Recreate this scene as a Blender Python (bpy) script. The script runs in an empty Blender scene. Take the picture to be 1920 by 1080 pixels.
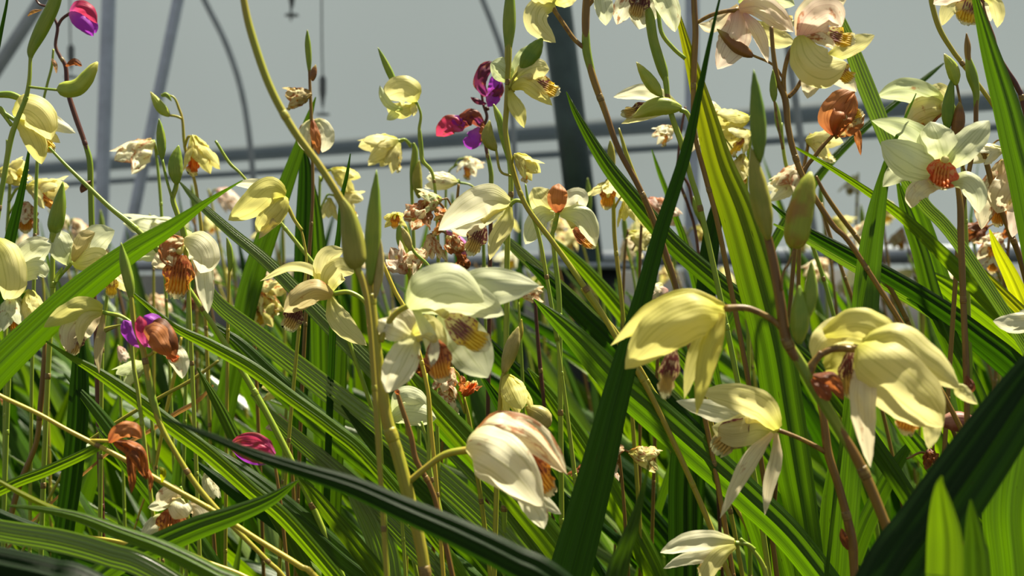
import bpy, math, random
from mathutils import Vector, Quaternion, noise
R = random.Random(11)
PI = math.pi
sc = bpy.context.scene
COL = sc.collection

# ---------------------------------------------------------------- camera
FOCAL = 50.0
K = 36.0 / FOCAL / 1920.0          # metres per pixel per metre of distance
H = 0.50                           # height of the lens above the soil
cam_d = bpy.data.cameras.new('camera'); cam = bpy.data.objects.new('camera', cam_d); COL.objects.link(cam)
cam.location = (0, 0, H); cam.rotation_euler = (PI / 2, 0, 0)
cam_d.lens = FOCAL; cam_d.sensor_width = 36; cam_d.clip_start = 0.02
cam_d.dof.use_dof = True; cam_d.dof.focus_distance = 0.66; cam_d.dof.aperture_fstop = 15
sc.camera = cam
# ---------------------------------------------------------------- light
w = bpy.data.worlds.new('world'); sc.world = w; w.use_nodes = True
nt = w.node_tree; nt.nodes.clear()
wo = nt.nodes.new('ShaderNodeOutputWorld'); wb = nt.nodes.new('ShaderNodeBackground')
wb.inputs[0].default_value = (0.90, 0.96, 1.0, 1); wb.inputs[1].default_value = 0.36
nt.links.new(wb.outputs[0], wo.inputs[0])
sun_d = bpy.data.lights.new('sun', 'SUN'); sun = bpy.data.objects.new('sun', sun_d); COL.objects.link(sun)
sun_d.energy = 13.0; sun_d.angle = math.radians(1.5); sun_d.color = (1.0, 0.93, 0.74)
sdir = Vector((0.34, 0.26, 1.0))
sun.rotation_euler = sdir.to_track_quat('Z', 'Y').to_euler(); sun.location = (1, 1, 4)
vs = sc.view_settings
vs.view_transform = 'Standard'; vs.look = 'None'; vs.gamma = 1; vs.use_curve_mapping = False; vs.exposure = 0.0
sc.cycles.max_bounces = 8; sc.cycles.transparent_max_bounces = 8

# ---------------------------------------------------------------- helpers
def P(px, py, d):
    return Vector(((px - 960) * K * d, d, H - (py - 540) * K * d))

def tag(o, label=None, cat=None, group=None, kind=None):
    if label: o['label'] = label
    if cat: o['category'] = cat
    if group: o['group'] = group
    if kind: o['kind'] = kind
    return o

def lerp(a, b, t): return a + (b - a) * t

def table(tb, t):
    for (a, x), (b, y) in zip(tb, tb[1:]):
        if t <= b:
            s = (t - a) / (b - a); s = s * s * (3 - 2 * s) * .5 + s * .5
            return x + (y - x) * s
    return tb[-1][1]

def spline(pts, n):
    """Catmull-Rom through pts (Vectors or floats) -> n+1 samples, even in the arc length of the control polygon."""
    m = len(pts)
    if m == 2: return [pts[0] + (pts[1] - pts[0]) * (i / n) for i in range(n + 1)]
    out = []
    for i in range(n + 1):
        s = i / n * (m - 1); k = min(int(s), m - 2); t = s - k
        p1, p2 = pts[k], pts[k + 1]
        p0 = pts[k - 1] if k > 0 else p1 + (p1 - p2)
        p3 = pts[k + 2] if k + 2 < m else p2 + (p2 - p1)
        out.append(0.5 * ((2 * p1) + (p2 - p0) * t + (2 * p0 - 5 * p1 + 4 * p2 - p3) * t * t + (3 * p1 - p0 - 3 * p2 + p3) * t ** 3))
    return out

class MB:
    """collects geometry, then links it as ONE mesh object"""
    def __init__(s): s.v = []; s.f = []; s.uv = []; s.m = []
    def grid(s, rows, closed=False, mi=0, vlen=1.0):
        base = len(s.v); n = len(rows); c = len(rows[0])
        for r in rows: s.v.extend(r)
        cc = c if closed else c - 1
        for i in range(n - 1):
            for j in range(cc):
                j2 = (j + 1) % c
                s.f.append((base + i * c + j, base + i * c + j2, base + (i + 1) * c + j2, base + (i + 1) * c + j))
                u0, u1 = j / cc, (j + 1) / cc; v0, v1 = i / (n - 1) * vlen, (i + 1) / (n - 1) * vlen
                s.uv.append([(u0, v0), (u1, v0), (u1, v1), (u0, v1)]); s.m.append(mi)
        return base
    def cap(s, idx, mi=0, v=0.0):
        s.f.append(tuple(idx)); s.uv.append([(.5, v)] * len(idx)); s.m.append(mi)
    def box(s, lo, hi, mi=0, fn=None):
        b = len(s.v)
        for x in (lo[0], hi[0]):
            for y in (lo[1], hi[1]):
                for z in (lo[2], hi[2]):
                    p = Vector((x, y, z)); s.v.append(fn(p) if fn else p)
        for q in ((0,1,3,2),(4,6,7,5),(0,4,5,1),(2,3,7,6),(0,2,6,4),(1,5,7,3)):
            s.f.append(tuple(b + k for k in q)); s.uv.append([(0,0),(1,0),(1,1),(0,1)]); s.m.append(mi)
    def build(s, name, mats, parent=None):
        me = bpy.data.meshes.new(name)
        me.from_pydata([tuple(p) for p in s.v], [], s.f)
        ul = me.uv_layers.new(name='UVMap'); flat = []
        for q in s.uv:
            for a in q: flat += [a[0], a[1]]
        ul.data.foreach_set('uv', flat)
        if not isinstance(mats, (list, tuple)): mats = [mats]
        for m in mats: me.materials.append(m)
        me.polygons.foreach_set('material_index', s.m)
        me.polygons.foreach_set('use_smooth', [True] * len(s.f))
        me.update()
        o = bpy.data.objects.new(name, me); COL.objects.link(o)
        if parent:
            o.parent = parent
            off = Vector(parent.get('_o', (0, 0, 0)))
            if off.length > 0: me.transform(__import__('mathutils').Matrix.Translation(-off))
        return o

def tube(mb, pts, rad, seg=10, n=None, mi=0, prof=None, flat=1.0, lump=0.0, caps=True):
    n = n or max(6, 5 * (len(pts) - 1))
    C = spline(pts, n)
    rr = spline([float(a) for a in rad], n) if not isinstance(rad, (int, float)) else [rad] * (n + 1)
    rows = []; ref = Vector((0.13, -1, 0.21))
    for i, c in enumerate(C):
        T = (C[min(i + 1, n)] - C[max(i - 1, 0)]).normalized()
        A = T.cross(ref).normalized(); B = A.cross(T).normalized(); ref = B
        r = max(rr[i], 1e-5) * (table(prof, i / n) if prof else 1)
        row = []
        for j in range(seg):
            a = 2 * PI * j / seg
            q = r * (1 + lump * noise.noise(c * 300 + Vector((a, a * .7, 0))))
            row.append(c + A * (math.cos(a) * q) + B * (math.sin(a) * q * flat))
        rows.append(row)
    b = mb.grid(rows, True, mi)
    if caps:
        mb.cap([b + j for j in range(seg)][::-1], mi, 0); mb.cap([b + n * seg + j for j in range(seg)], mi, 1)

TEPAL = [(0, .28), (.12, .52), (.3, .88), (.45, 1), (.62, .92), (.78, .68), (.9, .38), (.97, .13), (1, .01)]
BROAD = [(0, .32), (.12, .62), (.3, .92), (.48, 1), (.68, .92), (.83, .66), (.93, .36), (.98, .13), (1, .01)]
BUD = [(0, .22), (.10, .60), (.28, .93), (.45, 1), (.62, .90), (.80, .60), (.93, .26), (1, .04)]
POD = [(0, .30), (.07, .75), (.2, .97), (.45, 1), (.7, .88), (.87, .60), (.96, .30), (1, .10)]

def blade(mb, pts, width, prof=None, nl=16, nw=8, roll=0.0, cup=0.25, pleat=0.0, twist=0.0, crump=0.0, fr=0.0, mi=0, N0=None, seed=0, fold=0.0, pf=3.0):
    """thin curved organ: a spine, a width, a face direction. roll turns it about its spine; cup hollows it; fold gives a keel."""
    C = spline(pts, nl)
    ww = [width] * (nl + 1) if isinstance(width, (int, float)) else spline([float(a) for a in width], nl)
    rows = []
    L = sum((C[i + 1] - C[i]).length for i in range(nl))
    for i, c in enumerate(C):
        t = i / nl
        T = (C[min(i + 1, nl)] - C[max(i - 1, 0)]).normalized()
        V = N0 if N0 is not None else (Vector((0, 0, H)) - c).normalized()
        S = T.cross(V)
        if S.length < 1e-4: S = T.cross(Vector((1, 0, 0.3)))
        S.normalize(); N = S.cross(T).normalized()
        q = Quaternion(T, math.radians(roll + twist * (t - .5)))
        S = q @ S; N = q @ N
        wd = max(ww[i], 1e-5) * (table(prof, t) if prof else 1)
        row = []
        for j in range(nw + 1):
            u = -1 + 2 * j / nw
            k = cup * .85 * wd * .5 * (1 - u * u) - fold * wd * abs(u) * .5
            if pleat: k += pleat * wd * math.cos(u * PI * pf) * (1 - u * u * .5)
            e = 1.0
            if crump:
                k += crump * wd * noise.noise(Vector((u * 1.6 + seed, t * 4.5, seed * .7)))
                e += crump * .45 * noise.noise(Vector((seed, t * 6.0 + u, 3.1)))
            if fr:
                k += fr * wd * abs(u) ** 2 * math.sin(t * 34 + seed) * .25
                e += fr * .16 * math.sin(t * 41 + seed * 2) * t
            row.append(c + S * (u * wd * .5 * e) + N * k)
        rows.append(row)
    mb.grid(rows, False, mi, vlen=1.0)

# ---------------------------------------------------------------- materials
def lin(r, g, b):
    f = lambda c: (c / 255 / 12.92) if c / 255 <= .04045 else ((c / 255 + .055) / 1.055) ** 2.4
    return (f(r), f(g), f(b), 1)

class NT:
    def __init__(s, name):
        s.m = bpy.data.materials.new(name); s.m.use_nodes = True; s.t = s.m.node_tree; s.t.nodes.clear()
        s.out = s.n('ShaderNodeOutputMaterial')
    def n(s, kind, **kw):
        x = s.t.nodes.new(kind)
        for k, v in kw.items():
            if k.startswith('i_'):
                kk = k[2:]; kk = int(kk) if kk.isdigit() else kk
                s.put(x.inputs[kk], v)
            else: setattr(x, k, v)
        return x
    def put(s, sock, v):
        if hasattr(v, 'node'): s.t.links.new(v, sock)
        else: sock.default_value = v
    def math(s, op, a, b=0.0, c=0.0):
        x = s.n('ShaderNodeMath', operation=op); s.put(x.inputs[0], a); s.put(x.inputs[1], b); s.put(x.inputs[2], c); return x.outputs[0]
    def mix(s, f, a, b, mode='MIX'):
        x = s.n('ShaderNodeMix', data_type='RGBA', blend_type=mode); s.put(x.inputs[0], f); s.put(x.inputs[6], a); s.put(x.inputs[7], b); return x.outputs[2]
    def ramp(s, f, lo, hi):
        x = s.n('ShaderNodeMapRange', interpolation_type='SMOOTHSTEP'); s.put(x.inputs[0], f); s.put(x.inputs[1], lo); s.put(x.inputs[2], hi); return x.outputs[0]
    def noise(s, vec, scale, detail=2.0, rough=.5):
        x = s.n('ShaderNodeTexNoise', i_Scale=scale, i_Detail=detail, i_Roughness=rough); s.put(x.inputs['Vector'], vec); return x.outputs[0]
    def uv(s):
        u = s.n('ShaderNodeUVMap'); x = s.n('ShaderNodeSeparateXYZ'); s.t.links.new(u.outputs[0], x.inputs[0]); return x.outputs[0], x.outputs[1]
    def vec(s, x, y, z=0.0):
        c = s.n('ShaderNodeCombineXYZ'); s.put(c.inputs[0], x); s.put(c.inputs[1], y); s.put(c.inputs[2], z); return c.outputs[0]
    def rnd(s): return s.n('ShaderNodeObjectInfo').outputs['Random']
    def pos(s): return s.n('ShaderNodeNewGeometry').outputs['Position']
    def fin(s, col, rough=.5, trans=0.0, tcol=None, bump=None, bs=.3, spec=.5, metal=0.0, dist=.0005):
        p = s.n('ShaderNodeBsdfPrincipled'); s.put(p.inputs['Base Color'], col); s.put(p.inputs['Roughness'], rough)
        p.inputs['Specular IOR Level'].default_value = spec; p.inputs['Metallic'].default_value = metal
        if bump is not None:
            b = s.n('ShaderNodeBump', i_Strength=bs, i_Distance=dist); s.put(b.inputs['Height'], bump); s.t.links.new(b.outputs[0], p.inputs['Normal'])
        last = p.outputs[0]
        if trans:
            t = s.n('ShaderNodeBsdfTranslucent'); s.put(t.inputs[0], tcol if tcol is not None else col)
            x = s.n('ShaderNodeMixShader'); s.put(x.inputs[0], trans); s.t.links.new(last, x.inputs[1]); s.t.links.new(t.outputs[0], x.inputs[2]); last = x.outputs[0]
        s.t.links.new(last, s.out.inputs[0]); return s.m

def leaf_mat(name, c, tc, tip=None, tr=.42, rough=.33, spec=.5):
    a = NT(name); u, v = a.uv(); r = a.rnd()
    uu = a.math('MULTIPLY_ADD', r, 37.0, a.math('MULTIPLY', u, 17.0))
    st = a.noise(a.vec(uu, a.math('MULTIPLY', v, .9), r), 1.0, 3.0, .7)          # long veins
    st2 = a.noise(a.vec(a.math('MULTIPLY', uu, 3.1), a.math('MULTIPLY', v, 1.4), r), 1.0, 2.0)
    f = a.ramp(a.math('ADD', a.math('MULTIPLY', st, .65), a.math('MULTIPLY', st2, .35)), .32, .68)
    br = a.math('MULTIPLY_ADD', r, .5, .75)
    lo = tuple(x * .62 for x in c[:3]) + (1,); hi = tuple(min(1, x * 1.45) for x in c[:3]) + (1,)
    col = a.mix(f, lo, hi)
    tlo = tuple(x * .65 for x in tc[:3]) + (1,); thi = tuple(min(1, x * 1.35) for x in tc[:3]) + (1,)
    tcol = a.mix(f, tlo, thi)
    mr = a.ramp(a.math('ABSOLUTE', a.math('SUBTRACT', u, .5)), .02, .0)          # pale midrib
    col = a.mix(a.math('MULTIPLY', mr, .35), col, tuple(min(1, x * 2.2) for x in c[:3]) + (1,))
    if tip:
        tf = a.ramp(v, .42, .05); col = a.mix(tf, col, tip[0]); tcol = a.mix(tf, tcol, tip[1])
    sp = a.ramp(a.noise(a.vec(a.math('MULTIPLY', uu, 1.2), a.math('MULTIPLY', v, 40.0), r), 1.0, 1.0), .76, .80)
    col = a.mix(a.math('MULTIPLY', sp, .7), col, (.02, .015, .005, 1)); tcol = a.mix(a.math('MULTIPLY', sp, .7), tcol, (.03, .02, .0, 1))
    brv = a.n('ShaderNodeHueSaturation', i_Hue=.5, i_Saturation=1.0, i_Value=br, i_Fac=1.0, i_Color=col).outputs[0]
    brt = a.n('ShaderNodeHueSaturation', i_Hue=.5, i_Saturation=1.0, i_Value=br, i_Fac=1.0, i_Color=tcol).outputs[0]
    return a.fin(brv, rough, tr, brt, bump=f, bs=.55, spec=spec, dist=.0006)

MAT = {}
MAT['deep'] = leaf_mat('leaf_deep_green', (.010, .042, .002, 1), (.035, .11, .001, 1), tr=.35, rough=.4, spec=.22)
MAT['ink'] = leaf_mat('leaf_blackish_green', (.007, .026, .003, 1), (.016, .055, .001, 1), tr=.3, rough=.42, spec=.18)  # leaf green darkened so the shade on these blades sits in the colour
MAT['mid'] = leaf_mat('leaf_green', (.040, .098, .004, 1), (.095, .21, .001, 1), rough=.34, spec=.45)
MAT['bright'] = leaf_mat('leaf_bright_green', (.080, .165, .004, 1), (.17, .30, .001, 1), tr=.43, rough=.36, spec=.4)
MAT['lime'] = leaf_mat('leaf_lime', (.22, .26, .008, 1), (.42, .46, .004, 1), tr=.5, spec=.3)
MAT['sheen'] = leaf_mat('leaf_glossy', (.17, .25, .05, 1), (.16, .30, .004, 1), tr=.25, rough=.30, spec=1.0)
MAT['tipped'] = leaf_mat('leaf_yellow_tipped', (.052, .125, .004, 1), (.10, .22, .001, 1), ((.26, .28, .01, 1), (.42, .44, .004, 1)), tr=.42, rough=.38, spec=.3)
MAT['straw'] = leaf_mat('leaf_dry', (.36, .17, .05, 1), (.5, .25, .06, 1), tr=.35, rough=.6)

def stem_mat(name, c1, c2):
    a = NT(name); u, v = a.uv(); r = a.rnd()
    n = a.noise(a.vec(u, a.math('MULTIPLY', v, 5.0), a.math('MULTIPLY', r, 20.0)), 1.6, 3.0)
    f = a.ramp(n, .35, .65)
    n2 = a.noise(a.vec(a.math('MULTIPLY', u, 12.0), a.math('MULTIPLY', v, 3.0), r), 1.0, 2.0)
    col = a.mix(f, c1, c2)
    col = a.mix(a.ramp(n2, .5, .75), col, tuple(x * .72 for x in c1[:3]) + (1,))
    return a.fin(col, .42, .10, bump=n2, bs=.4)
MAT['s_olive'] = stem_mat('stem_olive', (.36, .37, .03, 1), (.40, .31, .035, 1))
MAT['s_green'] = stem_mat('stem_green', (.24, .37, .03, 1), (.36, .42, .04, 1))
MAT['s_brown'] = stem_mat('stem_brown', (.30, .18, .03, 1), (.17, .085, .02, 1))
MAT['s_purple'] = stem_mat('stem_purple_brown', (.085, .025, .020, 1), (.14, .05, .025, 1))
MAT['s_yellow'] = stem_mat('stem_yellow', (.60, .50, .05, 1), (.52, .40, .04, 1))

def bud_mat(name, c1, c2, tipc=None, ribs=5.0):
    a = NT(name); u, v = a.uv(); r = a.rnd()
    n = a.noise(a.vec(a.math('MULTIPLY', u, 2.0), a.math('MULTIPLY', v, 2.0), a.math('MULTIPLY', r, 30.0)), 1.4, 3.0)
    col = a.mix(a.ramp(n, .38, .66), c1, c2)
    st = a.math('SINE', a.math('MULTIPLY', u, 2 * PI * ribs))
    fine = a.noise(a.vec(a.math('MULTIPLY', u, 60.0), a.math('MULTIPLY', v, 4.0), 0.0), 1.0, 2.0)
    col = a.mix(a.math('MULTIPLY', a.ramp(fine, .4, .7), .3), col, tuple(x * .55 for x in c1[:3]) + (1,))
    if tipc: col = a.mix(a.ramp(v, .72, 1.0), col, tipc)
    return a.fin(col, .42, .22, bump=a.math('ADD', st, fine), bs=.35)
MAT['b_green'] = bud_mat('bud_green', (.24, .36, .03, 1), (.32, .40, .04, 1))
MAT['b_dark'] = bud_mat('bud_dark_green', (.15, .27, .018, 1), (.22, .32, .02, 1))
MAT['b_lime'] = bud_mat('bud_lime', (.46, .52, .06, 1), (.36, .46, .05, 1), (.66, .62, .14, 1))
MAT['b_olive'] = bud_mat('bud_olive', (.38, .36, .05, 1), (.28, .31, .03, 1))
MAT['b_tan'] = bud_mat('bud_tan', (.50, .42, .15, 1), (.38, .34, .09, 1))
MAT['b_brown'] = bud_mat('bud_brown', (.30, .13, .035, 1), (.20, .10, .03, 1), (.45, .36, .08, 1))
MAT['b_mixed'] = bud_mat('pod_green_and_brown', (.36, .42, .03, 1), (.38, .20, .035, 1), (.42, .46, .05, 1))
MAT['b_pink'] = bud_mat('bud_pink', (.62, .18, .50, 1), (.72, .35, .55, 1))
MAT['b_red'] = bud_mat('bud_red_brown', (.28, .09, .06, 1), (.40, .20, .14, 1))
MAT['node'] = stem_mat('stem_node', (.20, .12, .03, 1), (.27, .19, .05, 1))
MAT['bract'] = leaf_mat('dry_bract', (.24, .07, .025, 1), (.40, .12, .03, 1), tr=.4, rough=.6)

PC = {  # surface colour, base tint of the tepals
 'cream': ((.84, .77, .34), (.64, .62, .12)), 'white': ((.90, .86, .62), (.74, .72, .30)), 'ivory': ((.88, .78, .52), (.80, .60, .34)),
 'green': ((.66, .72, .40), (.52, .62, .16)), 'yellow': ((.72, .66, .13), (.66, .56, .08)), 'lemon': ((.80, .74, .24), (.66, .62, .10)),
 'pink': ((.84, .70, .56), (.72, .42, .36)), 'purple': ((.42, .05, .58), (.58, .14, .52)), 'redpink': ((.60, .05, .12), (.62, .10, .34)),
 'maroon': ((.16, .025, .06), (.30, .04, .20)), 'rust': ((.56, .22, .07), (.34, .09, .03)), 'brown': ((.22, .075, .025), (.12, .035, .015)),
 'pale': ((.78, .80, .52), (.62, .68, .28)), 'tan': ((.62, .52, .26), (.52, .40, .14))}
_pm = {}
def petal_mat(c, wilt):
    wl = 0 if wilt < .1 else 1 if wilt < .35 else 2 if wilt < .65 else 3
    if (c, wl) in _pm: return _pm[(c, wl)]
    a = NT('petal_%s%s' % (c, ['', '_spotted', '_wilting', '_withered'][wl])); u, v = a.uv(); r = a.rnd()
    c1, c2 = PC[c]
    rr = a.math('MULTIPLY', r, 50.0)
    ve = a.noise(a.vec(a.math('MULTIPLY_ADD', u, 16.0, rr), a.math('MULTIPLY', v, 1.0), 0.0), 1.0, 3.0, .6)
    col = a.mix(a.ramp(v, .45, 0.0), c1 + (1,), c2 + (1,))
    col = a.mix(a.math('MULTIPLY', a.ramp(ve, .50, .66), .55), col, tuple(x * .72 for x in c2) + (1,))
    if wl:
        bn = a.noise(a.vec(a.math('MULTIPLY_ADD', u, 1.6, rr), a.math('MULTIPLY', v, 2.6), rr), 1.7, 4.0, .6)
        th = (.62, .53, .43)[wl - 1]
        ed = a.math('MULTIPLY', a.ramp(a.math('ABSOLUTE', a.math('SUBTRACT', u, .5)), .34, .5), (.06, .12, .16)[wl - 1])
        f = a.ramp(a.math('ADD', bn, ed), th, th + .11)
        br = a.mix(a.noise(a.vec(a.math('MULTIPLY', u, 22.0), a.math('MULTIPLY', v, 3.0), rr), 1.0, 3.0), (.62, .20, .03, 1), (.20, .05, .015, 1))
        if c in ('purple', 'redpink', 'maroon'): br = a.mix(.5, br, (.22, .03, .04, 1))
        col = a.mix(a.math('MULTIPLY', f, (.75, .85, .92)[wl - 1]), col, br)
    m = a.fin(col, .5, .45, bump=ve, bs=.35, spec=.35, dist=.0008)
    _pm[(c, wl)] = m; return m

def lip_mat(name, base, mid, spot, tip, th=.52):
    a = NT(name); u, v = a.uv(); r = a.math('MULTIPLY', a.rnd(), 40.0)
    col = a.mix(a.ramp(v, .25, .6), base, mid)
    col = a.mix(a.ramp(v, .78, .95), col, tip)
    n = a.noise(a.vec(a.math('MULTIPLY_ADD', u, 11.0, r), a.math('MULTIPLY', v, 9.0), 0.0), 1.0, 2.0)
    f = a.math('MULTIPLY', a.ramp(n, th, th + .06), a.ramp(v, .85, .5))
    col = a.mix(f, col, spot)
    return a.fin(col, .5, .35, bump=n, bs=.3)
MAT['lip_y'] = lip_mat('lip_yellow', (.76, .66, .30, 1), (.86, .58, .04, 1), (.30, .09, .07, 1), (.86, .82, .50, 1))
MAT['lip_o'] = lip_mat('lip_orange', (.52, .20, .08, 1), (.82, .34, .03, 1), (.28, .07, .03, 1), (.84, .72, .36, 1), .48)
MAT['lip_r'] = lip_mat('lip_red_orange', (.70, .30, .12, 1), (.86, .14, .02, 1), (.72, .10, .03, 1), (.88, .78, .34, 1), .50)
MAT['lip_b'] = lip_mat('lip_brown_speckled', (.40, .28, .16, 1), (.60, .46, .16, 1), (.12, .03, .03, 1), (.70, .66, .34, 1), .44)
def ridge_mat(name, c1, c2):
    a = NT(name); u, v = a.uv(); n = a.noise(a.vec(0.0, a.math('MULTIPLY', v, 14.0), a.math('MULTIPLY', a.rnd(), 9.0)), 1.0, 1.0)
    return a.fin(a.mix(a.ramp(v, .35, .65), c2, c1), .5, .25, bump=n)
MAT['r_y'] = ridge_mat('lip_ridge_yellow', (.90, .62, .03, 1), (.34, .13, .10, 1))
MAT['r_o'] = ridge_mat('lip_ridge_orange', (.88, .42, .03, 1), (.55, .16, .04, 1))
MAT['r_r'] = ridge_mat('lip_ridge_red', (.85, .20, .02, 1), (.80, .30, .04, 1))
MAT['r_b'] = ridge_mat('lip_ridge_brown', (.62, .42, .10, 1), (.16, .05, .04, 1))
LIP = {'y': ('lip_y', 'r_y'), 'o': ('lip_o', 'r_o'), 'r': ('lip_r', 'r_r'), 'b': ('lip_b', 'r_b')}

def plain(name, c, rough=.5, metal=0.0, nscale=8.0, amt=.2, trans=0.0, tcol=None, spec=.5):
    a = NT(name); n = a.noise(a.pos(), nscale, 4.0, .6)
    col = a.mix(a.ramp(n, .3, .7), tuple(x * (1 - amt) for x in c) + (1,), tuple(min(1, x * (1 + amt)) for x in c) + (1,))
    return a.fin(col, rough, trans, tcol, bump=n, bs=.1, metal=metal, spec=spec)
MAT['film'] = plain('greenhouse_film', (.36, .425, .465), .6, 0, 2.2, .04, .42, (.41, .48, .53, 1), .2)
MAT['film_fold'] = plain('rolled_film', (.33, .38, .41), .6, 0, 6, .08, .5, (.42, .47, .50, 1), .2)
MAT['pipe'] = plain('galvanised_pipe', (.50, .54, .62), .45, .35, 20, .12)
MAT['pipe_dim'] = plain('weathered_pipe', (.36, .39, .40), .6, .2, 20, .12)
MAT['post'] = plain('dark_painted_post', (.062, .095, .092), .42, .2, 14, .25)
MAT['alu'] = plain('aluminium_rail', (.42, .46, .50), .4, .5, 10, .15)
MAT['kerb'] = plain('dark_plastic_board', (.030, .034, .036), .6, 0, 8, .3)
MAT['soil'] = plain('soil', (.028, .022, .012), .95, 0, 60, .5)
MAT['hose'] = plain('grey_hose', (.14, .15, .15), .5, 0, 20, .2)

# ---------------------------------------------------------------- the greenhouse
WA = Vector((-1.512, 4.20, 0)); WB = Vector((.706, 2.73, 0)); WD = (WB - WA).normalized(); WN = Vector((-WD.y, WD.x, 0)) * -1   # towards the lens
if WN.y > 0: WN = -WN
def wl(px, off=0.0):
    """the point of the wall's foot line seen at column px"""
    s = (px - 960) * K
    # A + WD*t, x = s*y
    t = (s * WA.y - WA.x) / (WD.x - s * WD.y)
    return WA + WD * t + WN * off
def wbox(name, z0, z1, off, th, mat, t0=-4.5, t1=6.0, bulge=0):
    mb = MB()
    if not bulge:
        mb.box((t0, 0, z0), (t1, th, z1), fn=lambda p: WA + WD * p.x + WN * (off + p.y) + Vector((0, 0, p.z)))
    else:
        tube(mb, [WA + WD * (t0 + (t1 - t0) * i / 12) + WN * off + Vector((0, 0, (z0 + z1) / 2 + .004 * math.sin(i * 2.1))) for i in range(13)], (z1 - z0) / 2, 14, 60, lump=.05)
    o = mb.build(name, mat); tag(o, kind='structure'); return o
mb = MB(); rows = []
for i in range(25):
    z = -.02 + i * .125
    rows.append([WA + WD * (-4.5 + j * .1) + WN * (.006 * math.sin(j * .42 + z * 2) + .004 * math.sin(z * 5 + j * .2)) + Vector((0, 0, z)) for j in range(106)])
mb.grid(rows); o = mb.build('wall_back', MAT['film']); tag(o, kind='structure')
wbox('trim_1', H + .343 - .020, H + .343 + .020, .02, .006, MAT['film_fold'])
wbox('trim_2', H + .285, H + .300, .02, .02, MAT['film_fold'])
wbox('trim_3', H + .045, H + .078, .03, .05, MAT['alu'])
wbox('trim_4', 0, H + .035, .02, .045, MAT['kerb'])
mb = MB(); rows = []
for i in range(41):
    rows.append([Vector((-5 + j * .25, -1 + i * .25, .012 * noise.noise(Vector((i * .9, j * .8, 0))))) for j in range(45)])
mb.grid(rows); o = mb.build('floor', MAT['soil']); tag(o, kind='structure')

def pipe(name, pts, r, mat, label, cat, extra=None, seg=18):
    mb = MB(); tube(mb, pts, r, seg, 24 if len(pts) > 2 else 6)
    if extra: extra(mb)
    o = mb.build(name, mat); return tag(o, label, cat)
def down(p): return Vector((p.x, p.y, 0))
def ext(a, b, z):  # continue the line a-b to height z
    t = (z - a.z) / (b.z - a.z); return a + (b - a) * t
D = 3.0
a, b = P(204, 0, D), P(189, 430, D)
pipe('greenhouse_post', [ext(a, b, 2.2), ext(a, b, 0)], 27 * K * D / 2, MAT['pipe'], 'upright galvanised pipe behind the drooping purple orchid', 'post')
a, b = P(334, 0, 2.95), P(251, 400, 2.95)
pipe('greenhouse_brace', [ext(a, b, 2.2), ext(a, b, 0)], 22 * K * 2.95 / 2, MAT['pipe'], 'slanting grey brace pipe between the upright pipe and curved hoop', 'pipe')
a, b = P(75, 5, 3.1), P(0, 120, 3.1)
pipe('greenhouse_brace', [ext(a, b, 2.0), ext(a, b, 0)], 25 * K * 3.1 / 2, MAT['pipe_dim'], 'short diagonal pipe crossing the upper left corner behind a green bud', 'pipe')
def hoop(pts, d, label):
    q = [P(x, y, d) for x, y in pts]; q = [q[0] + (q[0] - q[1]) * 2] + q + [Vector((q[-1].x + .01, d, .2)), Vector((q[-1].x + .01, d, 0))]
    pipe('hoop_pipe', q, 11 * K * d / 2, MAT['pipe_dim'], label, 'pipe')
hoop([(383, 0), (425, 85), (455, 180), (472, 300), (478, 420)], 3.3, 'thin curved hoop pipe bending down against the film, left of the long yellow stem')
hoop([(905, 0), (925, 50), (945, 110), (958, 200), (965, 320)], 3.0, 'thin curved hoop pipe half hidden behind the tall green bud')
a, b = P(1045, 20, 2.3), P(1103, 480, 2.3)
def flange(mb):
    for k, (z0, z1, r) in enumerate(((-.022, -.012, .085),)):
        c = b + Vector((0, 0, 0)); tube(mb, [c + Vector((0, 0, z0)), c + Vector((0, 0, z1))], r, 28, 2)
mb = MB(); tube(mb, [ext(a, b, 2.0), b + Vector((0, 0, -.012))], 58 * K * 2.3 / 2, 22, 6)
e = bpy.data.objects.new('greenhouse_post', None); COL.objects.link(e); e.location = (b.x, b.y, 0); e['_o'] = (b.x, b.y, 0)
tag(e, 'thick dark green post standing on a round flange behind the flowers', 'post')
mb.build('pole', MAT['post'], e)
mb = MB(); flange(mb); mb.build('flange', MAT['alu'], e)
mb = MB(); tube(mb, [b + Vector((0, 0, -.022)), down(b)], .05, 18, 4); mb.build('pedestal', MAT['kerb'], e)
a, b = P(1298, 0, 2.55), P(1297, 430, 2.55)
pipe('greenhouse_post', [ext(a, b, 1.9), ext(a, b, 0)], 27 * K * 2.55 / 2, MAT['pipe'], 'pale upright pipe behind the broad lime tipped leaf', 'post')
a, b = P(1465, 0, 2.5), P(1500, 250, 2.5)
pipe('greenhouse_brace', [ext(a, b, 1.9), ext(a, b, 0)], 14 * K * 2.5 / 2, MAT['pipe_dim'], 'slim grey pipe behind the brown stalk with the fat cream flower', 'pipe')
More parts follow.
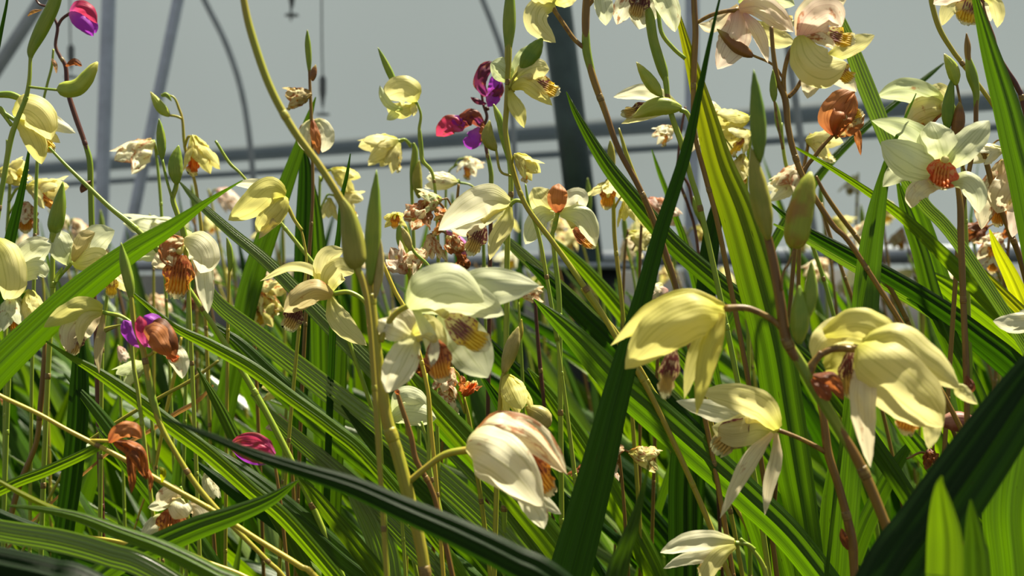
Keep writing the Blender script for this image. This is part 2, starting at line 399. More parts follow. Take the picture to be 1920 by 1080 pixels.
def sprinkler(x, y0, y1, yd, d, wpx, label):
    top = P(x - 3, -700, d); e = bpy.data.objects.new('hanging_sprinkler', None); COL.objects.link(e)
    o = P(x, y1, d); e.location = o; e['_o'] = tuple(o); tag(e, label, 'sprinkler')
    mb = MB(); tube(mb, [top, P(x - 2, 0, d), P(x, y0, d)], 3.2 * K * d / 2, 8); mb.build('hose', MAT['hose'], e)
    mb = MB(); tube(mb, [P(x, y0 - 4, d), P(x, y1, d)], wpx * K * d / 2, 12, 10, prof=[(0, .5), (.1, 1), (.55, 1), (.7, .7), (1, .35)]); mb.build('weight', MAT['hose'], e)
    mb = MB(); tube(mb, [P(x, y1, d), P(x, yd, d)], 2.4 * K * d / 2, 8); tube(mb, [P(x, yd, d), P(x, yd + 3, d)], 13 * K * d, 14, 2, flat=1); mb.build('spray_disc', MAT['pipe_dim'], e)
sprinkler(133, 88, 130, 143, 2.9, 13, 'grey hose and weight hanging just left of the upright pipe')
sprinkler(605, 146, 200, 213, 2.75, 13, 'grey sprinkler on a long thin hose hanging in front of the film')
sprinkler(547, -40, 14, 27, 2.75, 18, 'sprinkler tip hanging down from the top edge beside the long yellow stem')

# ---------------------------------------------------------------- plants
def root_ext(pts, drift=None):
    """carry the path on below the picture into the soil"""
    a, b = pts[-2], pts[-1]
    dr = (b - a).normalized(); z = b.z
    if z <= .01: return pts, 0
    out = []; p = b.copy(); dn = Vector((0, .05, -1)); n = 6; k = 0
    step = max((b - a).length, z / 7)
    while p.z > step * .9 and k < 14:
        k += 1; dr = dr.lerp(dn, .22).normalized(); p = p + dr * step; out.append(p.copy())
    out.append(Vector((p.x, p.y, -.004)))
    return pts + out, len(out)

def leaf(label, d, col, pts, group=None, roll=None, pleat=.035, fold=.22, cup=0.0, twist=None, name='orchid_leaf', root=True, cat='leaf'):
    q = []; ws = []
    for p in pts:
        dd = d + (p[3] if len(p) > 3 else 0); q.append(P(p[0], p[1], dd)); ws.append(p[2] * K * dd)
    if root:
        q, n = root_ext(q); ws += [ws[-1] * (1 - .6 * (i + 1) / n) for i in range(n)]
    mb = MB(); sd = R.random() * 50
    blade(mb, q, ws, nl=max(24, 7 * len(q)), nw=24 if col == 'sheen' else 12, roll=roll if roll is not None else R.uniform(-18, 18), fold=fold, pleat=pleat, cup=cup,
          twist=twist if twist is not None else R.uniform(-25, 25), seed=sd, pf=6.0 if col == 'sheen' else 3.0)
    o = mb.build(name, MAT[col]); return tag(o, label, cat, group)

def lip_mesh(base, axis, up, L, W, kind, parent, droop=.35, seed=0.0, name='lip'):
    """three-lobed frilled lip with five raised ridges"""
    mb = MB(); side = axis.cross(up).normalized(); up = side.cross(axis).normalized()
    def pt(t): return base + axis * (L * t) - up * (L * (droop * t * t * 1.2 + .10 * math.sin(t * PI)))
    nl, nw = 16, 10; rows = []
    prof = [(0, .35), (.2, .75), (.45, 1.0), (.58, .95), (.66, .62), (.78, .74), (.9, .70), (1, .42)]
    for i in range(nl + 1):
        t = i / nl; c = pt(t); wd = W * table(prof, t); row = []
        curl = lerp(1.15, .45, t)
        for j in range(nw + 1):
            u = -1 + 2 * j / nw; a = u * curl
            fr = t * t * .16 * W * math.sin(u * 13 + t * 17 + seed) * abs(u)
            row.append(c + side * (math.sin(a) / max(curl, .2) * wd * .5 * 1.1) + up * ((1 - math.cos(a)) * wd * .55 + fr) + axis * (fr * .8 - .10 * L * u * u * t))
        rows.append(row)
    mb.grid(rows, False, 0)
    for k in (-2, -1, 0, 1, 2):
        pts = [pt(t) + side * (k * W * .085 * (1 + .3 * t)) + up * (W * .05 + (1 - math.cos(k * .17)) * W * .5 + W * .035 * math.sin(t * 26 + k)) for t in (.18, .3, .42, .54, .66, .78, .88)]
        tube(mb, pts, [W * .018, W * .035, W * .035, W * .045, W * .05, W * .045, W * .02], 6, 18, mi=1)
    return mb.build(name, [MAT[LIP[kind][0]], MAT[LIP[kind][1]]], parent)

def pedicel(mb, a, b, r, arch=.25, mi=0):
    L = (b - a).length; m = (a + b) / 2 + Vector((0, -.001, L * arch))
    tube(mb, [a, a.lerp(m, .6) + Vector((0, 0, L * .05)), m, m.lerp(b, .6), b], [r * 1.15, r, r, r * 1.1, r * 1.5], 8, 16, mi=mi)

def flower(parent, att, base, ax, L, opn, col, wilt, lipk, scol, seed=None, bell=0.0, pedr=None, up=None):
    """one orchid flower: base point, axis it points along, tepal length L, opening angle"""
    rr = random.Random(seed if seed is not None else R.random())
    ax = ax.normalized(); upv = up or Vector((0, 0, 1))
    if abs(ax.dot(upv)) > .93: upv = Vector((0, -1, .1))
    side = ax.cross(upv).normalized(); upv = side.cross(ax).normalized()
    mb = MB()
    if att is not None: pedicel(mb, att, base, pedr or L * .032, rr.uniform(.15, .35))
    tube(mb, [base, base + ax * L * .12], [L * .06, L * .075], 8, 3)
    cu = lambda t: base + ax * (L * .62 * t) + upv * (L * (.10 * math.sin(t * 2.6)))
    tube(mb, [cu(t) for t in (0, .3, .6, .85, 1)], [L * .05, L * .045, L * .05, L * .062, L * .03], 8, 10, mi=1)
    f = mb.build('flower', [MAT[scol], petal_mat('cream' if col not in ('purple', 'maroon', 'redpink') else col, 0)], parent)
    f['_o'] = parent.get('_o', (0, 0, 0))
    m = petal_mat(col, wilt); cr = .08 + wilt * .55
    spec = [('sepal', 90, .85, 1.0, .42), ('petal', 38, .80, .93, .50), ('petal', 142, .80, .93, .50), ('sepal', -28, 1.15, 1.0, .42), ('sepal', 208, 1.15, 1.0, .42)]
    for nm, roll, ok, lk, wk in spec:
        roll += rr.uniform(-9, 9); th = math.radians(opn * ok * rr.uniform(.8, 1.25)); l = L * lk * rr.uniform(.9, 1.07)
        if wilt > .6: l *= rr.uniform(.65, 1)
        a = math.radians(roll); rad = side * math.cos(a) + upv * math.sin(a)
        pts = []; p = base + rad * (L * .03); ang = th * .35 + (.35 if opn < 20 else .15)
        n = 5
        pts.append(p.copy())
        bend = rr.uniform(-.05, .30) + wilt * rr.uniform(-.2, .7)
        for i in range(n):
            t = (i + 1) / n
            aa = ang + (th - ang) * min(1, t * 1.6) + bend * t * t - bell * t * t
            dv = ax * math.cos(aa) + rad * math.sin(aa)
            dv = (dv + Vector((0, 0, -.10 * t))).normalized(); p = p + dv * (l / n); pts.append(p.copy())
        b2 = MB()
        blade(b2, pts, L * wk * rr.uniform(.88, 1.1), prof=TEPAL if nm == 'sepal' else BROAD, nl=14, nw=8, N0=rad, cup=.42 if opn < 45 else .22,
              crump=cr, twist=rr.uniform(-20, 20) * (1 + wilt), seed=rr.random() * 90, fr=.15)
        b2.build(nm, m, f)
    if lipk: lip_mesh(base + ax * L * .06 - upv * L * .05, ax, upv, L * .80, L * .52, lipk, f, seed=rr.random() * 9)
    return f

def swell(parent, pts, wpx, d, col, prof=BUD, name='bud', rt=10, flat=.8, ped=None, scol=None, pw=5):
    """bud or pod drawn from its stalk end to its tip"""
    q = [P(p[0], p[1], d - (p[2] if len(p) > 2 else 0)) for p in pts]
    mb = MB(); L = sum((q[i + 1] - q[i]).length for i in range(len(q) - 1))
    if len(q) == 2: q = [q[0], q[0].lerp(q[1], .5) + Vector((wpx * K * d * .12, 0, 0)), q[1]]
    tube(mb, q, wpx * K * d / 2, 14, 18, prof=prof, flat=flat)
    # the seam between two folded tepals
    if ped:
        pp = [P(p[0], p[1], d) for p in ped]; tube(mb, pp, pw * K * d / 2, 8, mi=1)
    o = mb.build(name, [MAT[col], MAT[scol or 's_olive']], parent); return o

def stalk(label, d, stem, items, col='s_olive', group=None, cat='orchid', name='orchid_stalk', root=True, sheath='b_green', jnt=.055):
    """stem: (px, py, width[, depth offset]) from its top to the bottom; items: flowers and buds"""
    q = []; ws = []
    for p in stem:
        dd = d + (p[3] if len(p) > 3 else 0); q.append(P(p[0], p[1], dd)); ws.append(p[2] * K * dd / 2)
    if root:
        q, n = root_ext(q); ws += [ws[-1]] * n
    e = bpy.data.objects.new(name, None); COL.objects.link(e)
    r0 = Vector((q[-1].x, q[-1].y, 0)) if root else q[-1]; e.location = r0; e['_o'] = tuple(r0); tag(e, label, cat, group)
    thin = sorted(ws[:len(stem)])[len(stem) // 2 - (1 if len(stem) > 4 else 0)]
    big = [i for i in range(len(stem)) if ws[i] > thin * 1.45]
    runs = []
    for i in big:
        if runs and i == runs[-1][1] + 1: runs[-1][1] = i
        else: runs.append([i, i])
    sheaths = []
    for lo, hi in runs:
        lo2 = max(0, lo - 1); hi2 = min(len(stem) - 1, hi + 1)
        w2 = [min(ws[i], thin * 1.15) if i in (lo2, hi2) and i not in (lo, hi) else ws[i] for i in range(lo2, hi2 + 1)]
        if lo2 == lo and lo > 0: w2[0] = thin
        sheaths.append((q[lo2:hi2 + 1], w2, hi2 - lo2))
    for i in big: ws[i] = thin * (.6 if i < 3 and runs[0][0] <= 1 else 1)
    mb = MB(); nn = max(20, 8 * len(q)); tube(mb, q, ws, 10, nn)
    smp = spline(q, nn); sr = spline(ws, nn); acc = R.uniform(0, .02)
    for k in range(3, nn - 3):   # joints of the stem
        acc += (smp[k] - smp[k - 1]).length
        if acc < jnt: continue
        acc = R.uniform(0, .012)
        T = (smp[k + 1] - smp[k]).normalized(); r = sr[k]
        tube(mb, [smp[k] - T * r * 1.3, smp[k], smp[k] + T * r * 1.0], [r * 1.01, r * 1.12, r * 1.0], 10, 6, mi=1 if R.random() < .5 else 0)
    for sq, sw_, nseg in sheaths:
        m2 = MB(); tube(m2, sq, sw_, 14, max(12, 6 * nseg), flat=.8); m2.build('sheath', MAT[sheath], e)
    so = mb.build('stem', [MAT[col], MAT['node']], e)
    vis = smp[:max(3, int(nn * (len(stem)) / len(q)))]
    def att(base, at=None, L=0):
        if at: return P(at[0], at[1], d)
        best = min(vis, key=lambda c: (c - base).length + (0.3 * max(0, c.z - base.z)))
        return best
    for it in items:
        k = it[0]
        if k == 'F':      # template flower: x, y, angle, towards, size, opening, colour, wilt, lip [, attach point]
            _, x, y, ang, t, s, opn, c, wilt, lk = it[:10]
            base = P(x, y, d - .004); a = math.radians(ang)
            ax = Vector((math.cos(a), -t, -math.sin(a)))
            at = att(base, it[10] if len(it) > 10 else None)
            flower(e, at, base, ax, s * K * d, opn, c, wilt, lk, col)
        elif k == 'C':    # drawn flower
            _, base, ped, tep, lip, c, wilt = it[:7]
            custom(e, d, base, ped, tep, lip, c, wilt, col)
        elif k == 'B':    # bud: points, width, colour, pedicel
            _, pts, wpx, c = it[:4]
            swell(e, pts, wpx, d - .002, c, ped=it[4] if len(it) > 4 else None, scol=col, name=it[5] if len(it) > 5 else 'bud', prof=POD if len(it) > 5 and it[5] == 'seed_pod' else BUD)
        elif k == 'K':    # papery bract or leaflet on the stem
            _, pts, wpx, c = it
            m2 = MB(); blade(m2, [P(p[0], p[1], d - .003 - (p[2] / 100 if len(p) > 2 else 0)) for p in pts], wpx * K * d, prof=TEPAL, nl=12, nw=8, cup=.5, crump=.3, seed=R.random() * 50, roll=R.uniform(-20, 20))
            m2.build('bract', MAT[c] if c in MAT else petal_mat(c, .7), e)
        elif k == 'T':    # branch of the stem
            _, pts, wpx = it[:3]
            m2 = MB(); tube(m2, [P(p[0], p[1], d) for p in pts], wpx * K * d / 2, 8, 14); m2.build('side_stem', MAT[it[3] if len(it) > 3 else col], e)
    return e

def custom(e, d, base, ped, tep, lip, c, wilt, scol):
    """flower whose tepals are laid out one by one. tepal: kind, points (x, y, cm towards the lens), width px[, roll, cup, colour, profile]"""
    mb = MB(); b = P(base[0], base[1], d)
    if ped: tube(mb, [P(p[0], p[1], d) for p in ped], [max(6, ped_w) * K * d / 2 for ped_w in [p[2] if len(p) > 2 else 8 for p in ped]], 10, 18)
    else: tube(mb, [b, b + Vector((.001, 0, -.002))], .001, 6, 2)
    f = mb.build('flower', [MAT[scol]], e); f['_o'] = e.get('_o', (0, 0, 0))
    for t in tep:
        nm, pts, w_ = t[:3]; roll = t[3] if len(t) > 3 else 0; cup = t[4] if len(t) > 4 else .35; cc = t[5] if len(t) > 5 and t[5] else c
        wi = t[7] if len(t) > 7 else wilt
        q = [P(p[0], p[1], d - p[2] / 100.0) for p in pts]
        m2 = MB()
        blade(m2, q, w_ * K * d * 1.04, prof=(BROAD if (len(t) > 6 and t[6] == 'b') else TEPAL), nl=22, nw=12, roll=roll, cup=cup, crump=.11 + wi * .4, seed=R.random() * 60, fr=.05, twist=R.uniform(-8, 8))
        m2.build(nm, petal_mat(cc, wi), f)
    if lip:
        (x0, y0, z0), (x1, y1, z1), w_, kind = lip[:4]
        a = P(x0, y0, d - z0 / 100); z = P(x1, y1, d - z1 / 100); ax = (z - a); L = ax.length; ax.normalize()
        up = Vector((lip[4] if len(lip) > 4 else .2, -1, lip[5] if len(lip) > 5 else .35))
        lip_mesh(a, ax, up, L, w_ * K * d * 1.25, kind, f, droop=.12, seed=R.random() * 9)
        m2 = MB(); tube(m2, [b, b.lerp(a, .6) + Vector((0, -.001, .002)), a + Vector((0, -.0035, .001))], [.0010, .0013, .0016], 8, 8); m2.build('column', petal_mat('cream', 0), f)
    return f

def single(label, x, y, ang, t, s, opn, c, wilt, lk, col='s_green', root=None, group=None, d=None, sw=6):
    """one flower on its own stalk"""
    d = d or max(.5, min(2.2, 80.0 / s)); a = math.radians(ang)
    rx, ry = root or (x - math.cos(a) * s * .35 + R.uniform(-6, 6), y + s * .30)
    dx = R.uniform(-.05, .45)
    return stalk(label, d, [(rx - dx * 20, ry - 18, sw * .7), (rx, ry, sw * .8), (rx + dx * 80, ry + 90, sw), (rx + dx * 200, ry + 240, sw * 1.15)],
                 [('F', x, y, ang, t, s, opn, c, wilt, lk, (rx, ry))], col, group)

def clump(label, x, y, n, lean, hgt, seed, group=None, cols=('mid', 'bright', 'deep'), spread=.10, w=.026, ls=.0):
    """strap-leaved orchid plant: leaves fan out of one foot in the soil"""
    r = random.Random(seed)
    e = bpy.data.objects.new('orchid_plant', None); COL.objects.link(e); e.location = (x, y, 0); e['_o'] = (x, y, 0)
    tag(e, label, 'plant', group)
    for i in range(n):
        h = hgt * r.uniform(.68, 1.12); ln = lean + r.gauss(0, .30); ly = r.gauss(0, .12) + ls
        b = Vector((x + r.uniform(-1, 1) * spread, y + r.uniform(-1, 1) * spread * .8, -.003))
        pts = []
        for k in range(6):
            t = k / 5; pts.append(b + Vector((ln * h * (t ** 1.25), ly * h * t ** 1.4, h * (t - .16 * abs(ln) * t ** 3))))
        ww = w * r.uniform(.6, 1.15)
        mb = MB(); blade(mb, pts, [ww * .4, ww * .8, ww, ww * .95, ww * .62, ww * .02], nl=18, nw=6, roll=r.uniform(-65, 65), fold=.25, pleat=.04, twist=r.uniform(-60, 60), seed=r.random() * 80)
        mb.build('leaf', MAT[r.choice(cols)], e)
    return e

# ================================================================ hero flowers in front
stalk('main olive stalk carrying the wide greenish white flower and the white bell flower', .52,
  [(706, 318, 2), (704, 350, 5), (700, 400, 8), (698, 450, 10), (694, 490, 13), (694, 540, 18), (700, 610, 20), (710, 690, 22), (724, 780, 23), (748, 860, 24), (768, 940, 25), (786, 1010, 22), (799, 1090, 22)], [
  ('B', [(703, 560), (712, 500), (712, 440)], 18, 'b_tan'), ('B', [(695, 535), (700, 430), (706, 318)], 31, 'b_green'),
  ('C', (768, 572), [(712, 640, 14), (728, 606, 12), (745, 585, 11), (768, 572, 11)], [
     ('sepal', [(772, 570, 0), (800, 620, .3), (812, 660, .5), (806, 692, .5)], 28, 15, .2),
     ('petal', [(830, 585, -.8), (858, 620, -.7), (888, 665, -.4), (915, 708, -.2)], 88, 10, .1, 'pale', 'b'),
     ('sepal', [(850, 552, -.4), (890, 540, -.2), (945, 536, .0), (1012, 536, .2)], 76, -12, .25, 'pale'),
     ('petal', [(770, 572, .1), (830, 560, .3), (890, 565, .3), (945, 590, .1)], 70, 12, .3, 'pale', 'b'),
     ('petal', [(768, 575, .3), (800, 545, .7), (848, 535, .9), (908, 566, .5)], 84, -12, .5, 'pale', 'b'),
     ], ((838, 596, .3), (915, 650, .9), 50, 'y'), 'pale', 0),
  ('C', (775, 640), None, [
     ('sepal', [(778, 632, .1), (760, 665, .3), (742, 700, .4), (724, 736, .3)], 60, 0, .25, 'white', 'b', .15),
     ('petal', [(775, 636, -.3), (745, 620, -.2), (722, 610, 0), (708, 600, 0)], 46, 10, .3, 'white'),
     ('petal', [(775, 625, -.4), (800, 610, 0), (820, 640, .2), (832, 668, .2)], 44, 0, .4, 'cream'),
     ('sepal', [(778, 640, -.5), (760, 600, -.6), (735, 580, -.6)], 46, 0, .3, 'ivory'),
     ], ((815, 640, .3), (832, 715, .8), 44, 'o'), 'white', .15),
  ('C', (880, 845), [(768, 902, 12), (795, 880, 12), (835, 852, 13), (882, 843, 15)], [
     ('petal', [(885, 835, -.5), (940, 800, -.4), (1010, 830, -.3), (1062, 888, -.3)], 62, 15, .35, 'ivory', 'b', .4),
     ('sepal', [(960, 905, -.3), (990, 935, -.2), (1010, 965, 0), (1020, 992, 0)], 42, 0, .2, 'white', None, .1),
     ('sepal', [(985, 915, -.6), (1010, 935, -.5), (1052, 964, -.4)], 30, 0, .2, 'white', None, .1),
     ('petal', [(882, 838, .2), (925, 808, .5), (985, 815, .4), (1064, 890, 0)], 58, -20, .5, 'ivory', None, .4),
     ('sepal', [(880, 840, .3), (910, 845, .9), (960, 880, 1.1), (1017, 952, .6)], 98, 8, .65, 'white', 'b', .12),
     ], ((985, 850, -.2), (1036, 928, .3), 50, 'o'), 'ivory', .3)])
stalk('thin brown stem running down close beside the main olive stalk', .56,
  [(741, 722, 6), (752, 760, 9), (770, 815, 10), (780, 862, 11), (808, 915, 10), (826, 980, 10)], [('K', [(748, 740), (741, 728)], 10, 'bract')], 's_brown')
stalk('yellow stem rising in front of the main stalk toward the small brown bud', .60,
  [(716, 490, 7), (740, 545, 8), (768, 600, 8), (800, 720, 8), (808, 800, 8), (820, 930, 8)], [], 's_yellow')
stalk('greenish stalk with narrow forked stems right of the white bell pedicel', .62,
  [(800, 700, 4), (805, 810, 8), (806, 880, 9), (828, 970, 9)], [('T', [(806, 870), (800, 830), (790, 790)], 5)], 's_green')
stalk('long arching yellow stem from the top edge with a fat olive pod at its foot', .50,
  [(450, -60, 10), (457, 0, 13), (472, 65, 15), (505, 160, 15), (548, 240, 15), (600, 312, 14), (638, 372, 14), (652, 400, 28), (660, 440, 42), (665, 480, 44), (668, 496, 34), (671, 505, 14), (680, 530, 12), (690, 580, 10), (700, 700, 10)], [], 's_olive', sheath='b_olive')

stalk('big brown stalk bearing the yellow hooded flower and the drooping striped cream flower', .50,
  [(1413, 132, 2), (1416, 170, 4), (1420, 230, 7), (1424, 270, 9), (1422, 300, 9), (1421, 350, 10), (1426, 395, 12), (1436, 430, 15), (1450, 490, 18), (1462, 560, 20), (1476, 640, 21), (1512, 700, 23), (1556, 775, 22), (1612, 870, 21), (1655, 970, 20), (1695, 1080, 20)], [
  ('C', (1358, 582), [(1480, 640, 14), (1455, 605, 12), (1405, 579, 12), (1358, 578, 14)], [
     ('sepal', [(1352, 592, -.5), (1325, 625, -.4), (1300, 680, -.3), (1283, 748, -.3)], 34, 10, .3, 'lemon'),
     ('petal', [(1354, 575, -.6), (1290, 565, -.5), (1225, 590, -.5), (1160, 635, -.5)], 50, 0, .4, 'yellow', 'b'),
     ('sepal', [(1357, 574, 0), (1290, 569, .2), (1218, 590, .1), (1145, 648, -.3)], 44, -35, .5, 'lemon'),
     ('petal', [(1355, 590, .2), (1300, 592, .8), (1235, 625, .9), (1172, 692, .5)], 88, 8, .6, 'lemon', 'b'),
     ('sepal', [(1354, 588, .5), (1340, 630, .7), (1322, 690, .8), (1306, 778, .8)], 40, -10, .4, 'yellow'),
     ], ((1262, 655, -.4), (1248, 748, -.2), 34, 'b'), 'yellow', .05),
  ('C', (1540, 665), [(1508, 700, 14), (1515, 690, 12), (1540, 660, 10)], [
     ('petal', [(1640, 640, -1.2), (1580, 618, -1.0), (1545, 640, -.8), (1524, 672, -.6)], 56, 10, .5, 'cream', 'b'),
     ('petal', [(1545, 625, -.4), (1600, 606, -.1), (1650, 620, -.2), (1690, 660, -.5)], 60, -10, .4, 'lemon', 'b'),
     ('sepal', [(1545, 640, -1.2), (1575, 612, -.7), (1618, 608, -.5)], 34, 0, .4, 'ivory'),
     ('petal', [(1545, 690, -1), (1580, 680, -1.2), (1620, 700, -1.3), (1680, 765, -1.3)], 70, 10, .3, 'lemon', 'b'),
     ], ((1595, 655, -.4), (1605, 750, -.2), 50, 'b'), 'lemon', 0),
  ('C', (1612, 656), [(1517, 706, 15), (1530, 675, 13), (1560, 655, 13), (1614, 655, 14)], [
     ('sepal', [(1790, 720, -.6), (1805, 735, -.5), (1833, 758, -.4)], 26, 0, .3, 'cream'),
     ('sepal', [(1745, 760, -.3), (1748, 800, -.2), (1741, 842, -.2)], 34, 0, .2, 'cream'),
     ('petal', [(1618, 645, .2), (1680, 635, .7), (1745, 680, .6), (1800, 728, .1)], 66, -22, .5, 'cream', 'b'),
     ('petal', [(1612, 655, .3), (1650, 690, 1.1), (1715, 745, 1.3), (1768, 800, .9)], 112, 5, .6, 'cream', 'b'),
     ('sepal', [(1618, 665, .8), (1618, 720, 1.1), (1620, 790, 1.1), (1632, 876, 1.0)], 48, 10, .35, 'ivory', None, .2),
     ], ((1715, 740, -.2), (1700, 815, .2), 48, 'o'), 'cream', .03),
  ('K', [(1525, 705), (1560, 715, .3), (1582, 750, .3)], 30, 'bract'), ('K', [(1522, 712), (1545, 735, .4), (1555, 752, .4)], 26, 'bract'),
  ('B', [(1424, 305), (1421, 225), (1413, 130)], 32, 'b_dark'), ('B', [(1441, 450), (1424, 365), (1408, 275)], 40, 'b_olive'),
  ('B', [(1498, 645), (1500, 590), (1499, 535)], 38, 'b_green'), ('B', [(1512, 600), (1520, 550), (1521, 488)], 28, 'b_green'),
  ('B', [(1490, 466), (1500, 400), (1520, 322)], 52, 'b_mixed', [(1466, 545), (1468, 515), (1480, 490), (1491, 462)], 'seed_pod')], 's_brown')
stalk('brown stalk below with the cream flower whose two narrow sepals hang straight down', .56,
  [(1535, 740, 12), (1545, 790, 15), (1553, 850, 17), (1572, 910, 16), (1588, 970, 17), (1598, 1020, 20), (1602, 1085, 16)], [
  ('C', (1460, 806), [(1552, 850, 11), (1520, 832, 9), (1490, 818, 8), (1458, 806, 9)], [
     ('petal', [(1455, 810, -.8), (1400, 785, -.7), (1340, 770, -.6), (1268, 752, -.5)], 44, 5, .3, 'white', 'b'),
     ('petal', [(1455, 812, -.3), (1420, 800, 0), (1375, 810, 0), (1335, 800, -.2)], 60, 8, .4, 'cream', 'b'),
     ('petal', [(1458, 802, .2), (1430, 765, .6), (1385, 745, .6), (1312, 735, .2)], 58, -14, .55, 'cream', 'b', .12),
     ('sepal', [(1448, 812, .5), (1415, 850, .8), (1385, 900, .9), (1350, 972, .9)], 32, 15, .4, 'ivory', None, .15),
     ('sepal', [(1456, 812, .4), (1455, 860, .6), (1442, 910, .7), (1434, 966, .7)], 26, -10, .4, 'ivory', None, .05),
     ], ((1398, 790, 0), (1340, 850, .2), 48, 'b'), 'cream', .05),
  ('K', [(1590, 1030), (1582, 1010, .3), (1578, 990, .4)], 16, 'bract')], 's_brown')
stalk('pale narrow petalled flower at the bottom edge right of centre', .58,
  [(1388, 1010, 6), (1410, 1030, 8), (1430, 1060, 10), (1440, 1100, 11)], [
  ('C', (1378, 1018), [(1415, 1030, 8), (1400, 1020, 8), (1378, 1018, 9)], [
     ('sepal', [(1370, 1020, -.3), (1320, 1042, -.2), (1280, 1050, -.2), (1244, 1066, -.2)], 24, 0, .3, 'white'),
     ('petal', [(1376, 1016, 0), (1330, 1012, .3), (1285, 1018, .2), (1238, 1036, 0)], 38, -10, .5, 'white', 'b'),
     ('sepal', [(1378, 1024, .4), (1350, 1040, .6), (1325, 1075, .6), (1320, 1110, .5)], 32, 0, .5, 'cream'),
     ], ((1345, 1030, -.4), (1318, 1085, -.2), 38, 'b'), 'white', .05)], 's_green')
stalk('stalk ending in the arched thin petalled flower left of the olive pod', .66,
  [(690, 560, 5), (700, 640, 8), (705, 720, 9), (712, 820, 10)], [
  ('C', (624, 550), [(696, 600, 7), (684, 566, 8), (655, 548, 9), (625, 551, 10)], [
     ('sepal', [(618, 545, -.3), (590, 510, -.2), (545, 500, -.1), (488, 527, 0)], 22, -30, .3, 'cream'),
     ('petal', [(606, 545, -.4), (606, 510, -.2), (615, 480, 0), (645, 468, .2)], 40, 5, .35, 'cream', 'b'),
     ('petal', [(612, 548, 0), (622, 520, .2), (640, 503, .3), (664, 512, .3)], 44, 0, .3, 'cream', 'b'),
     ('sepal', [(620, 556, .1), (630, 590, .3), (655, 620, .3), (688, 648, .3)], 42, 10, .3, 'cream', None, .05),
     ('petal', [(622, 552, .4), (590, 545, .8), (560, 562, .8), (532, 585, .6)], 46, 0, .8, 'tan', 'b', .15),
     ], ((560, 575, .4), (537, 620, .5), 34, 'b'), 'cream', .05)], 's_green')
stalk('stalk with the large white hooded flower above the pink bud', .68,
  [(985, 345, 3), (992, 385, 6), (1010, 440, 7), (1025, 520, 8), (1045, 640, 9)], [
  ('C', (955, 385), [(1000, 400, 6), (985, 382, 7), (968, 376, 8), (955, 385, 9)], [
     ('petal', [(952, 385, -.4), (905, 400, -.3), (870, 420, -.3), (838, 412, -.3)], 50, 10, .4, 'white', 'b'),
     ('petal', [(954, 380, .1), (915, 372, .6), (875, 392, .6), (822, 432, .2)], 58, -8, .6, 'white', 'b'),
     ('sepal', [(956, 388, .3), (948, 420, .5), (930, 450, .5), (918, 488, .4)], 32, 0, .4, 'cream')],
     ((905, 420, -.3), (880, 478, 0), 34, 'b'), 'white', .05)], 's_green')
stalk('stalk crowned by the white flower with an orange veined hood', .72,
  [(1047, 398, 6), (1041, 425, 7), (1036, 440, 8), (1040, 480, 9), (1048, 560, 10), (1050, 700, 10)], [
  ('C', (1046, 395), [(1034, 445, 8), (1040, 420, 8), (1046, 396, 9)], [
     ('petal', [(1052, 398, -.1), (1068, 382, 0), (1085, 372, 0), (1096, 392, 0)], 44, 15, .4, 'white', 'b'),
     ('petal', [(1036, 396, -.1), (1015, 375, 0), (1000, 352, 0)], 48, -10, .4, 'cream', 'b'),
     ('sepal', [(1050, 400, .2), (1085, 402, .4), (1105, 425, .4), (1117, 462, .3)], 40, -15, .5, 'pale', 'b'),
     ('sepal', [(1040, 402, .1), (1015, 405, .2), (1000, 430, .2), (985, 458, .1)], 40, 10, .4, 'pale', 'b'),
     ('petal', [(1046, 398, .3), (1045, 378, .5), (1046, 360, .5), (1048, 344, .3)], 36, 0, .5, 'rust', 'b', .2)],
     ((1075, 430, -.2), (1118, 462, 0), 26, 'o'), 'white', .05)], 's_green')
stalk('tall upright stalk with green buds and the lemon white flower beside the dark post', .62,
  [(957, -30, 14), (955, 40, 25), (953, 95, 14), (952, 150, 10), (950, 200, 11), (948, 250, 10), (962, 320, 10), (986, 385, 10), (1035, 452, 10), (1078, 512, 11), (1130, 590, 11), (1165, 650, 11), (1230, 760, 11)], [
  ('B', [(978, 132), (998, 100), (1018, 70)], 34, 'b_dark', [(955, 165), (962, 148), (978, 128)]),
  ('C', (958, 165), None, [
     ('petal', [(958, 170, -.6), (975, 130, -.5), (990, 105, -.4), (1008, 84, -.4)], 40, 0, .4, 'green', 'b'),
     ('petal', [(958, 150, -.2), (940, 130, 0), (920, 118, .1)], 44, 10, .3, 'green', 'b'),
     ('petal', [(962, 160, -.1), (985, 140, .1), (1010, 130, .2), (1030, 130, .2)], 44, 0, .5, 'cream', 'b'),
     ('sepal', [(960, 166, .2), (985, 158, .4), (1010, 175, .4), (1036, 198, .3)], 30, 0, .4, 'lemon'),
     ('sepal', [(955, 170, .1), (965, 195, .3), (975, 215, .3), (983, 240, .3)], 28, 0, .3, 'lemon')],
     ((995, 150, .2), (1050, 172, .4), 34, 'y'), 'cream', 0),
  ('F', 966, 290, 45, .2, 62, 22, 'lemon', .1, 'o', (960, 310)),
  ('B', [(930, 282), (915, 258), (918, 225)], 26, 'b_olive', [(958, 330), (938, 320), (930, 280)])], 's_olive')
stalk('stalk behind the tall green bud with a green leaflike sheath', .70,
  [(925, 195, 3), (935, 220, 14), (945, 255, 18), (955, 300, 10), (958, 360, 10), (952, 440, 10), (950, 560, 11)], [], 's_green')

